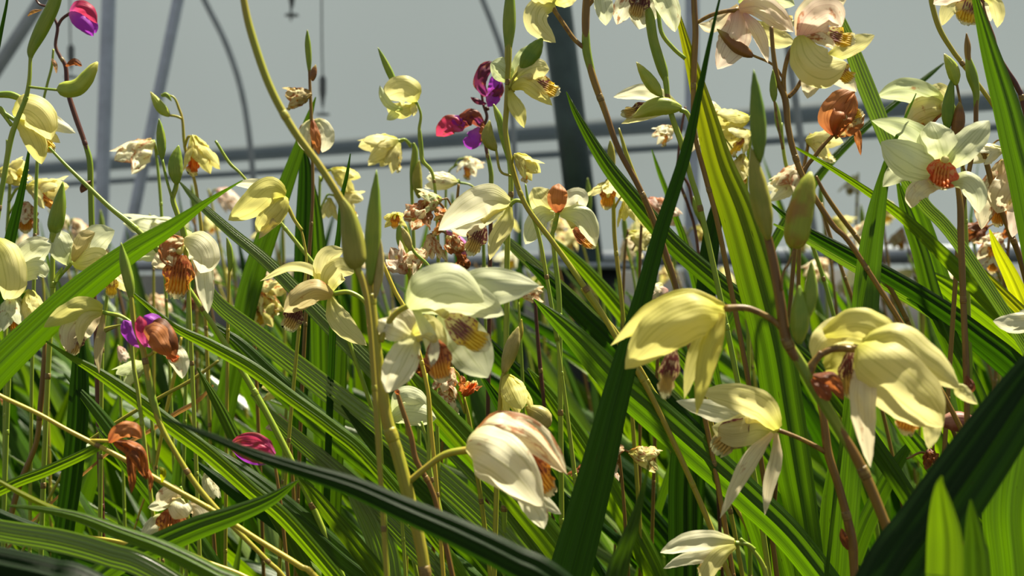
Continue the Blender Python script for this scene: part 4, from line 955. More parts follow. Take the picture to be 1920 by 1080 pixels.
stalk('dark purple brown double stem with a slim green bud behind the blades', .84, [(1285, 200, 5), (1275, 260, 5), (1272, 330, 6), (1290, 385, 6), (1305, 440, 6), (1318, 560, 7)], [
  ('T', [(1280, 330), (1292, 350), (1300, 385), (1320, 430)], 6), ('B', [(1316, 415), (1308, 390), (1300, 368)], 18, 'b_green'), ('F', 1262, 238, 142, .2, 46, 30, 'white', .6, 'o', (1274, 262))], 's_purple')
stalk('cluster of lemon cream flowers behind the broad lime tipped leaf', .80, [(1415, 215, 5), (1408, 260, 6), (1400, 330, 7), (1400, 440, 8), (1402, 560, 8)], [
  ('F', 1404, 222, 168, .1, 78, 26, 'lemon', 0, None), ('F', 1408, 250, 158, .4, 72, 34, 'cream', .1, 'y', (1402, 290)), ('F', 1352, 212, 190, .1, 62, 24, 'white', .1, None, (1398, 300)), ('F', 1392, 290, 95, .2, 66, 24, 'cream', .3, 'o', (1400, 330)), ('F', 1318, 232, 120, .2, 56, 24, 'ivory', .3, None, (1398, 330))], 's_green')
stalk('yellow lipped cream flower beneath the withered rust flower', .80, [(1520, 250, 5), (1510, 300, 7), (1500, 370, 7), (1498, 480, 8)], [
  ('F', 1512, 262, 15, .3, 72, 38, 'cream', .1, 'y', (1514, 290)), ('F', 1505, 315, 140, .2, 72, 14, 'ivory', .35, None, (1506, 330)), ('F', 1500, 340, 160, .1, 70, 14, 'white', .1, None, (1500, 360))], 's_brown')
stalk('pale green upright stem with forked side twigs right of the long pod', .82, [(1465, 230, 5), (1470, 290, 7), (1482, 340, 8), (1500, 400, 8), (1530, 480, 8), (1560, 580, 8)], [('B', [(1462, 250), (1458, 220), (1455, 190)], 13, 'b_green')], 's_green')
stalk('brown leaning stem with pale joints right of the green and brown pod', .74, [(1530, 330, 5), (1545, 360, 8), (1572, 400, 9), (1610, 450, 9), (1650, 510, 9), (1700, 600, 9)], [], 's_brown')
stalk('wilted white flower cluster with rust edges at the right edge', .66,
  [(1835, 270, 9), (1848, 300, 10), (1862, 350, 11), (1880, 400, 11), (1900, 450, 11), (1925, 530, 11)], [
  ('C', (1880, 300), None, [
     ('petal', [(1885, 300, -.3), (1870, 340, -.2), (1850, 380, -.2), (1840, 430, -.1)], 50, 0, .4, 'ivory', 'b', .4),
     ('petal', [(1890, 300, .1), (1895, 340, .4), (1880, 370, .4), (1870, 400, .3)], 60, 0, .5, 'ivory', 'b', .3),
     ('sepal', [(1895, 320, .3), (1905, 370, .5), (1905, 410, .5), (1898, 445, .4)], 34, 0, .4, 'pink', 'b', .3),
     ('sepal', [(1890, 350, .5), (1898, 365, .6), (1892, 385, .6)], 12, 0, .5, 'cream')], ((1880, 370, -.2), (1872, 425, 0), 30, 'o'), 'ivory', .3),
  ('F', 1880, 282, 170, .1, 60, 20, 'white', .1, None), ('F', 1900, 268, 20, .1, 50, 20, 'white', .1, None)], 's_brown')
stalk('withered pale flowers crowded under the wilted cluster at the right edge', .86, [(1895, 420, 5), (1890, 470, 6), (1880, 560, 7)], [
  ('F', 1852, 425, 160, .1, 52, 18, 'brown', .5, None), ('F', 1876, 440, 140, .3, 60, 30, 'ivory', .6, 'o'), ('F', 1915, 400, 100, .2, 70, 30, 'rust', .8, None), ('F', 1868, 470, 100, .3, 48, 25, 'white', .4, 'o')], 's_brown')
stalk('reddish brown striped bud lying behind the very dark blade low at right', .62, [(1700, 860, 4), (1735, 850, 5), (1760, 900, 6)], [('B', [(1762, 790), (1805, 792), (1862, 812)], 40, 'b_red', [(1758, 900), (1750, 830), (1764, 792)])], 's_brown')
stalk('white petalled flower reaching in from the right edge at mid height', .60, [(1960, 590, 6), (1965, 660, 7), (1970, 760, 8)], [
  ('C', (1950, 600), None, [('petal', [(1950, 602, 0), (1925, 604, .2), (1895, 606, .2), (1862, 602, .1)], 38, 0, .3, 'white', 'b'), ('sepal', [(1950, 595, .1), (1930, 588, .2), (1905, 590, .1)], 20, 0, .3, 'white')], None, 'white', 0)], 's_green')
stalk('shrivelled dark red blossom under the drooping striped flower', .62, [(1744, 845, 5), (1755, 900, 6), (1765, 980, 7)], [('F', 1742, 842, 80, .1, 46, 26, 'brown', .8, None)], 's_brown')
# lower left & centre low
stalk('bright yellow stem running diagonally across the lower left', .56, [(-30, 722, 7), (0, 742, 8), (70, 775, 8), (130, 808, 8), (230, 860, 10), (300, 902, 10), (400, 958, 10), (480, 1010, 10), (560, 1060, 11), (600, 1090, 11)], [
  ('C', (205, 826), [(165, 826, 6), (185, 826, 6), (205, 827, 7)], [
     ('petal', [(206, 828, .1), (225, 808, .4), (250, 806, .4), (265, 822, .3)], 30, 0, .6, 'rust', 'b', .5),
     ('petal', [(215, 830, 0), (245, 840, .2), (262, 860, .3), (275, 900, .2)], 30, 0, .6, 'brown', 'b', .9),
     ('sepal', [(235, 840, .1), (245, 870, .2), (248, 900, .2), (246, 926, .2)], 16, 0, .5, 'brown', None, .9),
     ('sepal', [(270, 870, .1), (282, 895, .2), (282, 925, .2)], 10, 0, .5, 'rust', None, .9)], None, 'brown', .9),
  ('K', [(304, 904), (306, 885, .2), (298, 875, .2)], 12, 'lime')], 's_yellow')
stalk('white flower with an orange speckled lip under the yellow diagonal stem', .60,
  [(338, 912, 5), (345, 930, 5), (352, 960, 6), (350, 1040, 7)], [
  ('C', (330, 935), [(340, 925, 5), (350, 935, 6), (351, 960, 6)], [
     ('petal', [(335, 935, -.1), (315, 940, .1), (295, 948, .1), (277, 952, .1)], 22, 0, .4, 'white', 'b'),
     ('petal', [(335, 940, .1), (322, 925, .4), (308, 935, .4), (302, 950, .3)], 34, 0, .5, 'ivory', 'b', .1),
     ('petal', [(338, 935, .3), (335, 950, .6), (345, 962, .6), (350, 970, .5)], 40, 0, .5, 'white', 'b'),
     ('sepal', [(305, 965, -.1), (295, 980, 0), (280, 1000, .1), (265, 1014, .1)], 34, 0, .3, 'white', 'b'),
     ('sepal', [(350, 950, 0), (372, 955, .2), (382, 985, .2), (374, 1005, .1)], 34, 0, .4, 'ivory', 'b')],
     ((325, 955, .3), (318, 1012, .8), 48, 'o'), 'white', .05)], 's_green')
stalk('white egg shaped flower behind the brown stem at lower left', .72, [(388, 888, 5), (395, 940, 6), (402, 1020, 7)], [('F', 386, 886, 70, .2, 56, 9, 'white', .05, None)], 's_brown')
stalk('closed crimson pink flower on a leaf at lower left of centre', .62, [(512, 856, 5), (520, 900, 6), (530, 980, 7)], [
  ('C', (514, 858), None, [
     ('petal', [(512, 866, -.1), (490, 862, .1), (462, 856, .1), (428, 836, .1)], 22, 0, .4, 'purple', None, .1),
     ('petal', [(515, 852, .1), (495, 834, .3), (462, 824, .3), (430, 834, .2)], 30, 0, .3, 'redpink', None, .4),
     ('sepal', [(516, 862, .3), (492, 852, .5), (462, 842, .5), (427, 837, .3)], 38, 0, .45, 'redpink', None, .5)], None, 'redpink', .3)], 's_brown')
stalk('pale yellow scoop shaped petals among the central leaves', .80, [(540, 722, 4), (536, 780, 6), (532, 860, 7)], [('F', 540, 722, 165, .1, 54, 20, 'lemon', .1, None)], 's_green')
stalk('faded lilac shrivelled flower low left of centre', .80, [(540, 790, 4), (545, 840, 6), (550, 920, 7)], [('F', 540, 795, 190, .2, 50, 18, 'pink', .4, None)], 's_brown')
stalk('wilted yellow flowers left of the arched thin petalled flower', .84, [(470, 536, 4), (475, 600, 6), (480, 700, 7)], [('F', 470, 540, 20, .2, 78, 30, 'cream', .4, 'o'), ('F', 472, 552, 50, .2, 72, 30, 'lemon', .4, 'y')], 's_brown')
stalk('two greenish white closed petals behind the thin brown stem', .64, [(738, 775, 4), (742, 830, 6), (748, 900, 7)], [
  ('C', (738, 780), None, [('petal', [(740, 775, 0), (755, 745, .2), (780, 748, .2), (800, 762, .1)], 40, 0, .5, 'pale', 'b'), ('petal', [(735, 786, .1), (760, 775, .3), (790, 778, .3), (818, 785, .2)], 44, 0, .5, 'pale', 'b')], None, 'pale', 0)], 's_green')
stalk('red and rust withered flower right of the orange lipped flower', .68, [(870, 745, 5), (880, 790, 8), (890, 860, 9), (905, 960, 9)], [
  ('F', 872, 742, -75, .3, 46, 30, 'rust', .8, 'r'), ('F', 848, 690, 110, .2, 62, 22, 'ivory', .5, 'o', (872, 760)), ('F', 812, 696, 200, .2, 56, 22, 'brown', .7, None, (872, 770)), ('F', 838, 725, 100, .2, 74, 20, 'white', .4, None, (872, 775))], 's_olive')
stalk('olive stalk with a long pale pod and a yellow white flower right of the centre', .64, [(978, 598, 2), (974, 625, 14), (962, 660, 16), (944, 705, 10), (938, 760, 10), (934, 840, 10), (930, 950, 10)], [
  ('B', [(944, 700), (960, 650), (972, 612)], 28, 'b_tan', [(940, 740), (941, 720), (945, 698)]), ('F', 950, 704, 68, .2, 84, 18, 'lemon', .05, None, (940, 730)), ('B', [(1030, 800), (1012, 780), (985, 762)], 40, 'b_tan')], 's_olive')
stalk('pink tipped pale bud behind the dark upright blade', .80, [(1240, 545, 4), (1236, 600, 6), (1232, 700, 7)], [('F', 1252, 545, 175, .2, 46, 12, 'pink', .15, None), ('F', 1240, 532, 130, .3, 40, 12, 'white', .2, None)], 's_brown')
stalk('dark thin straight stem right of the pale pod', .78, [(1003, 560, 6), (1007, 620, 7), (1014, 700, 8), (1022, 780, 7)], [], 's_purple')
stalk('wilted scraps of white and rust petals half behind the dark upright blade', .70, [(1160, 845, 5), (1166, 900, 6), (1172, 980, 7)], [
  ('F', 1168, 842, 175, .3, 60, 25, 'ivory', .6, 'o'), ('F', 1180, 848, 15, .2, 66, 20, 'cream', .4, None), ('F', 1150, 850, 110, .2, 54, 22, 'pink', .5, None), ('F', 1100, 870, 120, .2, 44, 25, 'brown', .6, None)], 's_brown')
stalk('small peach flower left of the tip of the big diagonal leaf', .80, [(972, 566, 4), (975, 620, 5), (980, 720, 6)], [('F', 975, 552, 0, .2, 48, 12, 'ivory', .4, None)], 's_green')
# back flowers, all distinct by neighbours
for L_, x, y, a, t, s, o_, c, wl_, lk in [
 ('small cream flower with a rosy flush between the fine stem and the yellow hooded flower', 408, 356, 40, .1, 56, 14, 'pink', .3, None),
 ('cream and rust bud below the wilting shaggy lipped flower at left', 398, 500, 95, .1, 44, 16, 'ivory', .55, None),
 ('orange tinged flower half hidden by the tan bud at left', 250, 520, 90, .2, 46, 16, 'pink', .5, None),
 ('brown petalled flower under the shaggy lipped flower', 372, 540, 100, .1, 56, 24, 'brown', .6, None),
 ('faint pink flower low behind the broad diagonal leaf', 62, 690, 100, .2, 30, 14, 'pink', .2, None),
 ('dark withered flower with a yellow heart at the left edge', 18, 740, 120, .3, 60, 28, 'rust', .8, 'y'),
 ('white and red scrap of a flower at the left edge above the lowest leaves', 38, 862, 80, .2, 42, 16, 'white', .5, None),
 ('cream cup on the slender crossing leaf at lower left', 72, 908, 170, .2, 44, 16, 'cream', .1, None),
 ('grey white wilted flower in the leaves below the lilac flower', 470, 770, 60, .2, 52, 22, 'pale', .3, None),
 ('small cream flower right of the thick dark post', 1205, 410, 120, .2, 44, 22, 'cream', .2, None),
 ('small white flower with a brown lip far behind the rust withered flower', 1600, 330, 100, .2, 40, 25, 'white', .3, 'b'),
 ('yellow flower behind the tall blade left of the star flower', 1655, 372, 75, .2, 56, 30, 'lemon', .2, 'y'),
 ('brown hearted flower below that yellow flower', 1690, 430, 110, .2, 42, 25, 'tan', .5, 'o'),
 ('white blossom behind the broad blade right of the pod', 1600, 495, 85, .1, 48, 14, 'white', 0, None),
 ('cream blossom just right of the broad blade', 1710, 508, 150, .1, 44, 20, 'cream', .1, None),
 ('small peach blossom at far right below the withered crowd', 1845, 478, 110, .1, 44, 24, 'ivory', .3, 'o'),
 ('small cream blossom near the right edge below the withered crowd', 1890, 496, 90, .1, 44, 22, 'cream', .3, None),
 ('yellow cream blossom at the right edge in line with the rail', 1912, 530, 100, .1, 42, 22, 'lemon', .2, 'y'),
 ('cream blossom seen behind the brown leaning stem', 1560, 412, 20, .1, 48, 26, 'lemon', .1, None),
 ('tiny cream blossom left of the brown leaning stem', 1545, 500, 90, .1, 38, 20, 'cream', .2, None),
 ('faded blossom above the yellow hooded flower', 1345, 470, 120, .1, 40, 20, 'ivory', .3, None),
 ('tiny blossom above the rail between the dark post and the ochre stem', 1080, 540, 60, .1, 34, 26, 'cream', .2, None),
 ('pale blossom just under the rail in the centre', 1010, 520, 120, .1, 44, 18, 'cream', .1, None),
 ('white blossom under the large white hooded flower', 905, 500, 60, .1, 40, 24, 'white', .3, None),
 ('rusty blossom left of the big greenish white flower', 700, 600, 120, .1, 50, 22, 'rust', .6, None),
 ('cream scrap beside the lower part of the main stalk', 690, 700, 60, .1, 38, 16, 'cream', .2, None),
 ('pale blossom in the leaves under the arched thin petalled flower', 640, 660, 30, .1, 36, 18, 'lemon', .1, None),
 ('cream blossom in the shade left of the pale narrow petalled flower', 1210, 935, 150, .1, 36, 20, 'cream', .2, None),
 ('small white blossom in the leaves above the drooping hanging sepals', 1275, 765, 200, .1, 40, 18, 'white', .1, None),
 ('pale bent petals low between the big brown stalk and the dark blade', 1700, 915, 40, .1, 52, 10, 'cream', 0, None)]:
    single(L_, x, y, a, t, s, o_, c, wl_, lk, col=R.choice(['s_green', 's_olive', 's_brown']))
# a few dry stems
stalk('bare yellow stem low at left pointing toward the orange lipped flower', .60, [(90, 998, 7), (150, 1005, 7), (230, 1018, 8), (330, 1050, 8), (420, 1100, 8)], [], 's_yellow')
stalk('yellow bare stem at the bottom edge left of centre', .56, [(352, 1042, 8), (400, 1058, 8), (460, 1082, 9), (520, 1120, 9)], [], 's_yellow')
stalk('straw yellow stem upright behind the brown stem at left', .74, [(340, 632, 5), (330, 690, 7), (314, 760, 7), (300, 830, 7), (285, 900, 7), (262, 960, 4)], [], 's_yellow')
stalk('olive twig crossing behind the brown stem at left', .72, [(410, 676, 5), (360, 712, 7), (300, 745, 7), (230, 785, 7), (150, 840, 6), (110, 900, 6)], [], 's_olive')
stalk('yellow green thin stem slanting from the nodding cream flower down to the crossing leaves', .66, [(92, 276, 5), (120, 306, 6), (160, 345, 8), (205, 388, 9), (245, 420, 11), (290, 462, 12), (340, 520, 12)], [], 's_green')
stalk('red and green thin stem slanting between the yellow hooded flower and the tall leaves', .74, [(404, 264, 5), (430, 305, 6), (455, 330, 5), (510, 398, 6), (560, 460, 8), (605, 520, 8), (640, 600, 8)], [], 's_green')
stalk('tall olive stem crossing the long diagonal leaf right of the dark post', .70, [(1160, 240, 4), (1178, 300, 9), (1198, 350, 9), (1225, 420, 9), (1248, 490, 9), (1275, 570, 9)], [], 's_olive')
stalk('yellow jointed stem behind the hooded yellow flower', .72, [(1090, 540, 7), (1120, 580, 8), (1155, 622, 9), (1200, 690, 8), (1230, 740, 8), (1262, 775, 8)], [], 's_olive')
stalk('brown straight stem right of the brown seed bearing tall stalk', .80, [(1540, 380, 5), (1556, 440, 7), (1580, 510, 7), (1610, 600, 7)], [], 's_brown')
stalk('upright brown stem left behind the broad diagonal leaf', .76, [(84, 640, 7), (82, 690, 10), (76, 760, 11), (68, 830, 10), (40, 900, 11), (20, 970, 11)], [], 's_brown')

# ================================================================ single leaves
LV = [
('broad green leaf rising diagonally from the left edge to the middle of the upper left', .60, 'mid', [(455, 338, 2), (390, 378, 12), (320, 428, 30), (240, 478, 44), (150, 548, 56), (60, 630, 62), (-20, 710, 66), (-90, 800, 70)]),
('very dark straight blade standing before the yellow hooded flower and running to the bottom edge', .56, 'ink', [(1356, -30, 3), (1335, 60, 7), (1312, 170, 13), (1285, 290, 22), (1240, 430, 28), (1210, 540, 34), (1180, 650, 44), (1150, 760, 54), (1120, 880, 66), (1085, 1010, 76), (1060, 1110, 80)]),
('broad green leaf with a lime yellow tip standing left of the brown seed stalk', .66, 'tipped', [(1255, -30, 3), (1275, 40, 12), (1300, 130, 26), (1325, 220, 42), (1350, 310, 56), (1385, 400, 70), (1420, 520, 78), (1450, 640, 78), (1470, 760, 76), (1490, 880, 70), (1510, 1000, 60)]),
('long green leaf with its tip beside the dark post slanting down behind the blades', .72, 'mid', [(1062, 172, 2), (1085, 222, 14), (1135, 305, 26), (1190, 375, 32), (1260, 455, 36), (1340, 525, 38), (1400, 575, 38), (1470, 640, 36), (1560, 730, 36)]),
('deep green leaf with its tip under the greenish white flower, crossing to the lower right', .62, 'mid', [(1000, 560, 2), (1035, 592, 24), (1085, 640, 44), (1150, 710, 58), (1225, 775, 66), (1310, 850, 66), (1400, 930, 62), (1500, 1030, 58)]),
('upright blue green blade left of the star flower', .62, 'mid', [(1694, 222, 2), (1672, 280, 12), (1652, 350, 26), (1638, 420, 40), (1627, 500, 48), (1620, 580, 52), (1612, 680, 50), (1600, 800, 48)]),
('glossy folded leaf entering at the top right of the stacked cream flowers', .62, 'sheen', [(1553, -25, 8), (1570, 25, 18), (1590, 75, 26), (1615, 140, 32), (1645, 215, 32), (1680, 300, 28), (1730, 380, 24), (1800, 460, 24)]),
('dark green leaf falling from the top edge through the upper right corner', .62, 'mid', [(1822, -30, 8), (1838, 30, 20), (1858, 100, 34), (1885, 190, 48), (1905, 270, 54), (1930, 380, 58)]),
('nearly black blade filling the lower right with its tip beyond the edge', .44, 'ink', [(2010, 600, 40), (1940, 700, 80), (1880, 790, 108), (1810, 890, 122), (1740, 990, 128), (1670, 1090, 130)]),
('bright green pointed leaf standing alone at the bottom right', .40, 'bright', [(1766, 892, 2), (1762, 912, 18), (1765, 955, 44), (1770, 1010, 64), (1770, 1075, 68), (1768, 1130, 66)]),
('small dull green leaf tip beside the bright pointed leaf at bottom right', .41, 'mid', [(1820, 936, 2), (1822, 965, 18), (1828, 1015, 38), (1832, 1090, 52)]),
('wide leaf at the right edge behind the nearly black blade', .56, 'mid', [(1960, 650, 60), (1930, 740, 100), (1905, 850, 118), (1890, 960, 110), (1900, 1090, 100)]),
('long narrow olive green leaf crossing in front of the main stalk near the bottom', .44, 'deep', [(300, 782, 4), (380, 812, 12), (470, 850, 20), (560, 880, 28), (660, 912, 38), (760, 956, 46), (860, 1000, 54), (960, 1050, 60), (1060, 1110, 64)]),
('glossy pale striped leaf from the film down across the centre', .74, 'sheen', [(336, 340, 3), (370, 378, 14), (430, 432, 20), (500, 490, 24), (580, 570, 30), (660, 650, 34), (760, 750, 38), (860, 850, 40), (960, 960, 42)]),
('glossy leaf with a yellow edge below the pale striped leaf', .70, 'sheen', [(385, 500, 4), (400, 560, 26), (470, 620, 36), (560, 690, 42), (650, 760, 46), (740, 830, 48), (850, 920, 50), (960, 1030, 50)]),
('deep green leaf lying just under the glossy yellow edged leaf', .72, 'mid', [(395, 605, 4), (450, 650, 30), (530, 730, 42), (620, 810, 46), (720, 890, 48), (830, 980, 50), (930, 1070, 50)]),
('yellow green narrow leaf starting right of the purple flower at left', .62, 'bright', [(238, 540, 3), (275, 572, 9), (330, 615, 15), (395, 648, 22), (470, 690, 26), (545, 745, 26), (620, 800, 26), (700, 870, 26)]),
('slim green leaf starting under the pale yellow hooded flower', .60, 'bright', [(86, 640, 3), (130, 668, 10), (185, 700, 20), (250, 745, 28), (320, 798, 30), (390, 850, 30), (470, 920, 30), (550, 990, 30)]),
('bright grass green leaf pointing up beside the orange lipped flower', .66, 'bright', [(755, 682, 3), (775, 712, 26), (815, 760, 40), (870, 820, 46), (930, 890, 50), (990, 960, 52), (1060, 1050, 54)]),
('grey green leaf from under the large white hooded flower to the right', .80, 'sheen', [(925, 428, 3), (955, 455, 18), (1010, 505, 26), (1070, 560, 30), (1140, 630, 32), (1220, 710, 32), (1300, 790, 32)]),
('dark leaf behind the yellow jointed stem', .76, 'deep', [(985, 490, 3), (1030, 530, 26), (1090, 590, 34), (1160, 660, 38), (1240, 750, 40), (1330, 850, 40)]),
('deep green leaf slanting past the pod toward the right edge', .70, 'deep', [(1440, 378, 3), (1500, 425, 16), (1570, 465, 24), (1650, 508, 30), (1740, 562, 34), (1830, 625, 38), (1930, 710, 40)]),
('pale glossy leaf under the deep leaf right of the pod', .74, 'sheen', [(1450, 420, 4), (1520, 455, 14), (1590, 495, 20), (1680, 545, 26), (1770, 600, 28), (1880, 680, 30)]),
('bright green ribbon leaf crossing below the star flower', .64, 'bright', [(1480, 270, 3), (1550, 310, 9), (1620, 355, 14), (1690, 405, 20), (1760, 470, 26), (1830, 540, 32), (1900, 610, 36), (1980, 700, 38)]),
('upright green leaf behind the stalk of the star flower', .76, 'mid', [(1690, 300, 3), (1705, 360, 28), (1730, 430, 38), (1755, 510, 42), (1785, 610, 44), (1810, 720, 44)]),
('second upright leaf leaning right below the star flower', .72, 'mid', [(1680, 330, 3), (1700, 400, 22), (1725, 470, 30), (1750, 560, 36), (1790, 660, 38), (1840, 770, 40)]),
('yellowish flecked leaf with its tip cut at the right edge', .70, 'lime', [(1855, 430, 3), (1870, 470, 20), (1895, 520, 30), (1925, 590, 36), (1960, 680, 38)]),
('olive yellow leaf slanting from below the star flower stalk', .68, 'lime', [(1790, 455, 3), (1830, 500, 14), (1870, 540, 20), (1930, 600, 24), (1980, 660, 24)]),
('wide sunlit leaf slanting across the right edge at mid height', .74, 'bright', [(1720, 500, 4), (1780, 540, 34), (1850, 590, 46), (1920, 650, 50), (2000, 740, 50)]),
('dark leaf behind the drooping striped flower toward the right edge', .72, 'deep', [(1700, 560, 3), (1770, 600, 26), (1840, 650, 34), (1920, 720, 38), (1990, 800, 40)]),
('broad leaf leaning right with its tip beside the yellow stem at the upper middle', .80, 'mid', [(592, 182, 2), (578, 225, 14), (560, 280, 22), (535, 350, 30), (505, 430, 38), (478, 510, 42), (455, 600, 42)]),
('tall dark upright leaf beside the slender stalk with the rust veined bud', .82, 'deep', [(566, 268, 5), (572, 310, 22), (572, 370, 30), (570, 440, 34), (568, 520, 34), (564, 640, 34)]),
('tall green leaf just right of the dark upright leaf', .84, 'mid', [(584, 330, 4), (590, 390, 22), (594, 450, 30), (596, 520, 32), (598, 620, 32)]),
('thin dark grass blade right of the yellow stem', .70, 'deep', [(657, 288, 2), (650, 330, 7), (640, 375, 8), (636, 430, 10), (630, 480, 12), (626, 560, 14)]),
('small sharp leaf tip rising from the wilted yellow flowers', .76, 'mid', [(640, 560, 2), (645, 600, 14), (640, 660, 22), (636, 740, 26)]),
('dark narrow leaf standing at the left under the two pale yellow flowers', .66, 'deep', [(57, 262, 2), (50, 310, 8), (40, 360, 13), (28, 410, 18), (14, 470, 22), (0, 540, 24)]),
('dark thin leaf cut by the upper left corner', .66, 'deep', [(18, -30, 3), (12, 10, 5), (4, 50, 7), (-8, 110, 9), (-30, 220, 12)]),
('fine green leaf tip in front of the glossy leaf at the star flower', .60, 'mid', [(1718, 175, 2), (1700, 215, 5), (1680, 260, 7), (1655, 320, 8), (1640, 400, 9)]),
('thin pale green blade slanting behind the lime bud at top right', .86, 'mid', [(1770, 118, 3), (1740, 142, 10), (1705, 170, 11), (1670, 200, 12), (1620, 240, 14), (1560, 300, 16), (1520, 350, 18), (1470, 420, 20)]),
('thin green blade between the pale pipe and the olive stem', .86, 'mid', [(1222, 280, 2), (1235, 320, 8), (1250, 360, 10), (1268, 410, 12), (1290, 480, 14)]),
('dark upright leaf between the two broad blades', .78, 'deep', [(1352, 345, 3), (1345, 395, 28), (1335, 450, 36), (1328, 510, 38), (1322, 600, 40)]),
('short broad dark leaf low behind the very dark straight blade', .66, 'deep', [(1290, 790, 30), (1285, 850, 52), (1282, 920, 56), (1282, 1010, 56)]),
('slim olive leaf with a needle tip at the bottom right of the very dark blade', .48, 'mid', [(1218, 862, 2), (1208, 910, 9), (1192, 970, 20), (1172, 1030, 32), (1152, 1100, 42)]),
('sunlit leaf below the hanging sepals', .68, 'mid', [(1380, 800, 20), (1395, 870, 54), (1415, 940, 66), (1440, 1010, 70), (1465, 1100, 70)]),
('upright leaf between the two brown stalks at lower right', .70, 'mid', [(1560, 850, 4), (1562, 900, 28), (1560, 970, 44), (1560, 1080, 50)]),
('sunlit leaf leaning right behind the big brown stalk at the bottom', .74, 'mid', [(1715, 820, 3), (1695, 850, 20), (1670, 890, 28), (1640, 950, 34), (1610, 1020, 36)]),
('slender leaf with both ends in sight rising right near the left bottom', .62, 'bright', [(300, 755, 3), (240, 802, 10), (170, 845, 18), (90, 882, 20), (20, 910, 20), (-60, 960, 20)]),
('wide leaf sweeping right in front of the orange lipped flower', .54, 'mid', [(560, 900, 3), (510, 935, 24), (440, 965, 36), (370, 990, 44), (290, 1025, 46), (200, 1070, 46)]),
('long bright leaf arching over the bottom left corner', .52, 'bright', [(15, 948, 4), (80, 955, 12), (150, 970, 20), (230, 1000, 26), (310, 1030, 30), (400, 1075, 32), (480, 1120, 34)]),
('dark glossy leaf sweeping along the bottom left', .50, 'sheen', [(-60, 985, 40), (20, 1000, 44), (110, 1015, 46), (200, 1040, 46), (300, 1080, 46)]),
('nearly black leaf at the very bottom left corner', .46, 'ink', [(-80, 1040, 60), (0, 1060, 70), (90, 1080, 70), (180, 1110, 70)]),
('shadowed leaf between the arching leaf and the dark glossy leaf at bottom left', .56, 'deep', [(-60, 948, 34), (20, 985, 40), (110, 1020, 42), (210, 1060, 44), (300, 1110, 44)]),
('narrow yellow green leaf sweeping in from the left edge above the arching leaf', .54, 'lime', [(-20, 892, 6), (30, 920, 10), (90, 950, 12), (160, 975, 14), (240, 1000, 18), (330, 1035, 22), (430, 1090, 24)]),
('bright leaf slanting left of the bottom end of the main stalk', .64, 'bright', [(560, 895, 3), (590, 930, 24), (630, 980, 32), (670, 1030, 36), (720, 1100, 38)]),
('pale reflecting leaf patch at the bottom centre left', .70, 'sheen', [(640, 880, 10), (670, 930, 36), (700, 985, 50), (720, 1040, 54), (730, 1110, 50)]),
('long leaf slanting under the crimson pink flower', .66, 'mid', [(330, 800, 4), (400, 850, 26), (480, 905, 36), (560, 970, 40), (640, 1040, 42), (720, 1110, 42)]),
('dark glossy leaf from the lower left slanting to the bottom centre', .70, 'deep', [(360, 860, 4), (440, 920, 28), (520, 975, 36), (600, 1040, 38), (680, 1110, 38)]),
('leaf slanting from behind the white bell flower to the bottom', .74, 'bright', [(820, 760, 4), (880, 830, 36), (950, 905, 44), (1010, 980, 48), (1070, 1080, 50)]),
('dry straw coloured leaf blade left of centre', .74, 'straw', [(400, 722, 4), (370, 752, 8), (330, 775, 9), (290, 802, 8), (240, 830, 7), (190, 860, 5)]),
('mid green leaf crossing under the diagonal yellow stem beside the shaggy rust flower', .66, 'mid', [(120, 700, 3), (180, 770, 22), (240, 850, 30), (310, 940, 34), (390, 1050, 36)]),
('bright leaf just right of the straw yellow upright stem', .68, 'bright', [(370, 690, 3), (410, 760, 20), (450, 840, 26), (500, 930, 30), (560, 1040, 32)]),
('dark leaf upright between the diagonal leaf and the brown upright stem at left', .66, 'deep', [(150, 640, 20), (150, 720, 36), (146, 800, 40), (135, 900, 40), (120, 1010, 38)]),
('slanted leaf behind the orange lipped flower', .68, 'mid', [(180, 800, 3), (235, 870, 22), (300, 950, 30), (370, 1040, 34), (420, 1100, 34)]),
('glossy leaf slanting above the crimson pink flower', .70, 'sheen', [(470, 740, 4), (530, 800, 26), (600, 860, 34), (680, 930, 38), (760, 1010, 40), (840, 1100, 40)]),
('green leaf slanting under the two greenish white closed petals', .70, 'mid', [(640, 760, 3), (700, 830, 26), (770, 900, 34), (850, 980, 38), (930, 1070, 40)]),
('dark leaf slanting from the pale pod to the foot of the very dark blade', .74, 'deep', [(900, 700, 3), (950, 780, 28), (1000, 860, 36), (1050, 950, 40), (1100, 1060, 42)]),
('short green leaf tip before the yellow jointed stem', .70, 'mid', [(1060, 990, 3), (1075, 1030, 16), (1090, 1090, 24)]),
('deep green leaf slanting down behind the pedicel of the white bell flower', .72, 'mid', [(700, 640, 3), (760, 720, 30), (830, 800, 42), (900, 870, 46), (990, 960, 48), (1080, 1060, 48)]),
('dark leaf slanting under the greenish white flower toward the very dark blade', .82, 'deep', [(880, 600, 3), (940, 670, 26), (1010, 740, 36), (1090, 830, 40), (1180, 930, 42), (1270, 1040, 42)]),
('sunlit leaf slanting between the white bell flower and the very dark blade', .78, 'bright', [(990, 690, 3), (1030, 740, 26), (1080, 810, 36), (1130, 890, 42), (1180, 980, 44), (1230, 1080, 44)]),
('bright leaf crossing behind the ochre stem beside the rail', .92, 'bright', [(1010, 430, 3), (1060, 470, 16), (1110, 520, 26), (1170, 590, 32), (1240, 680, 34), (1320, 780, 34)]),
('green leaf under the drooping yellow hooded flower', .74, 'mid', [(1250, 640, 3), (1300, 700, 26), (1360, 770, 38), (1430, 850, 42), (1500, 940, 42), (1580, 1040, 42)]),
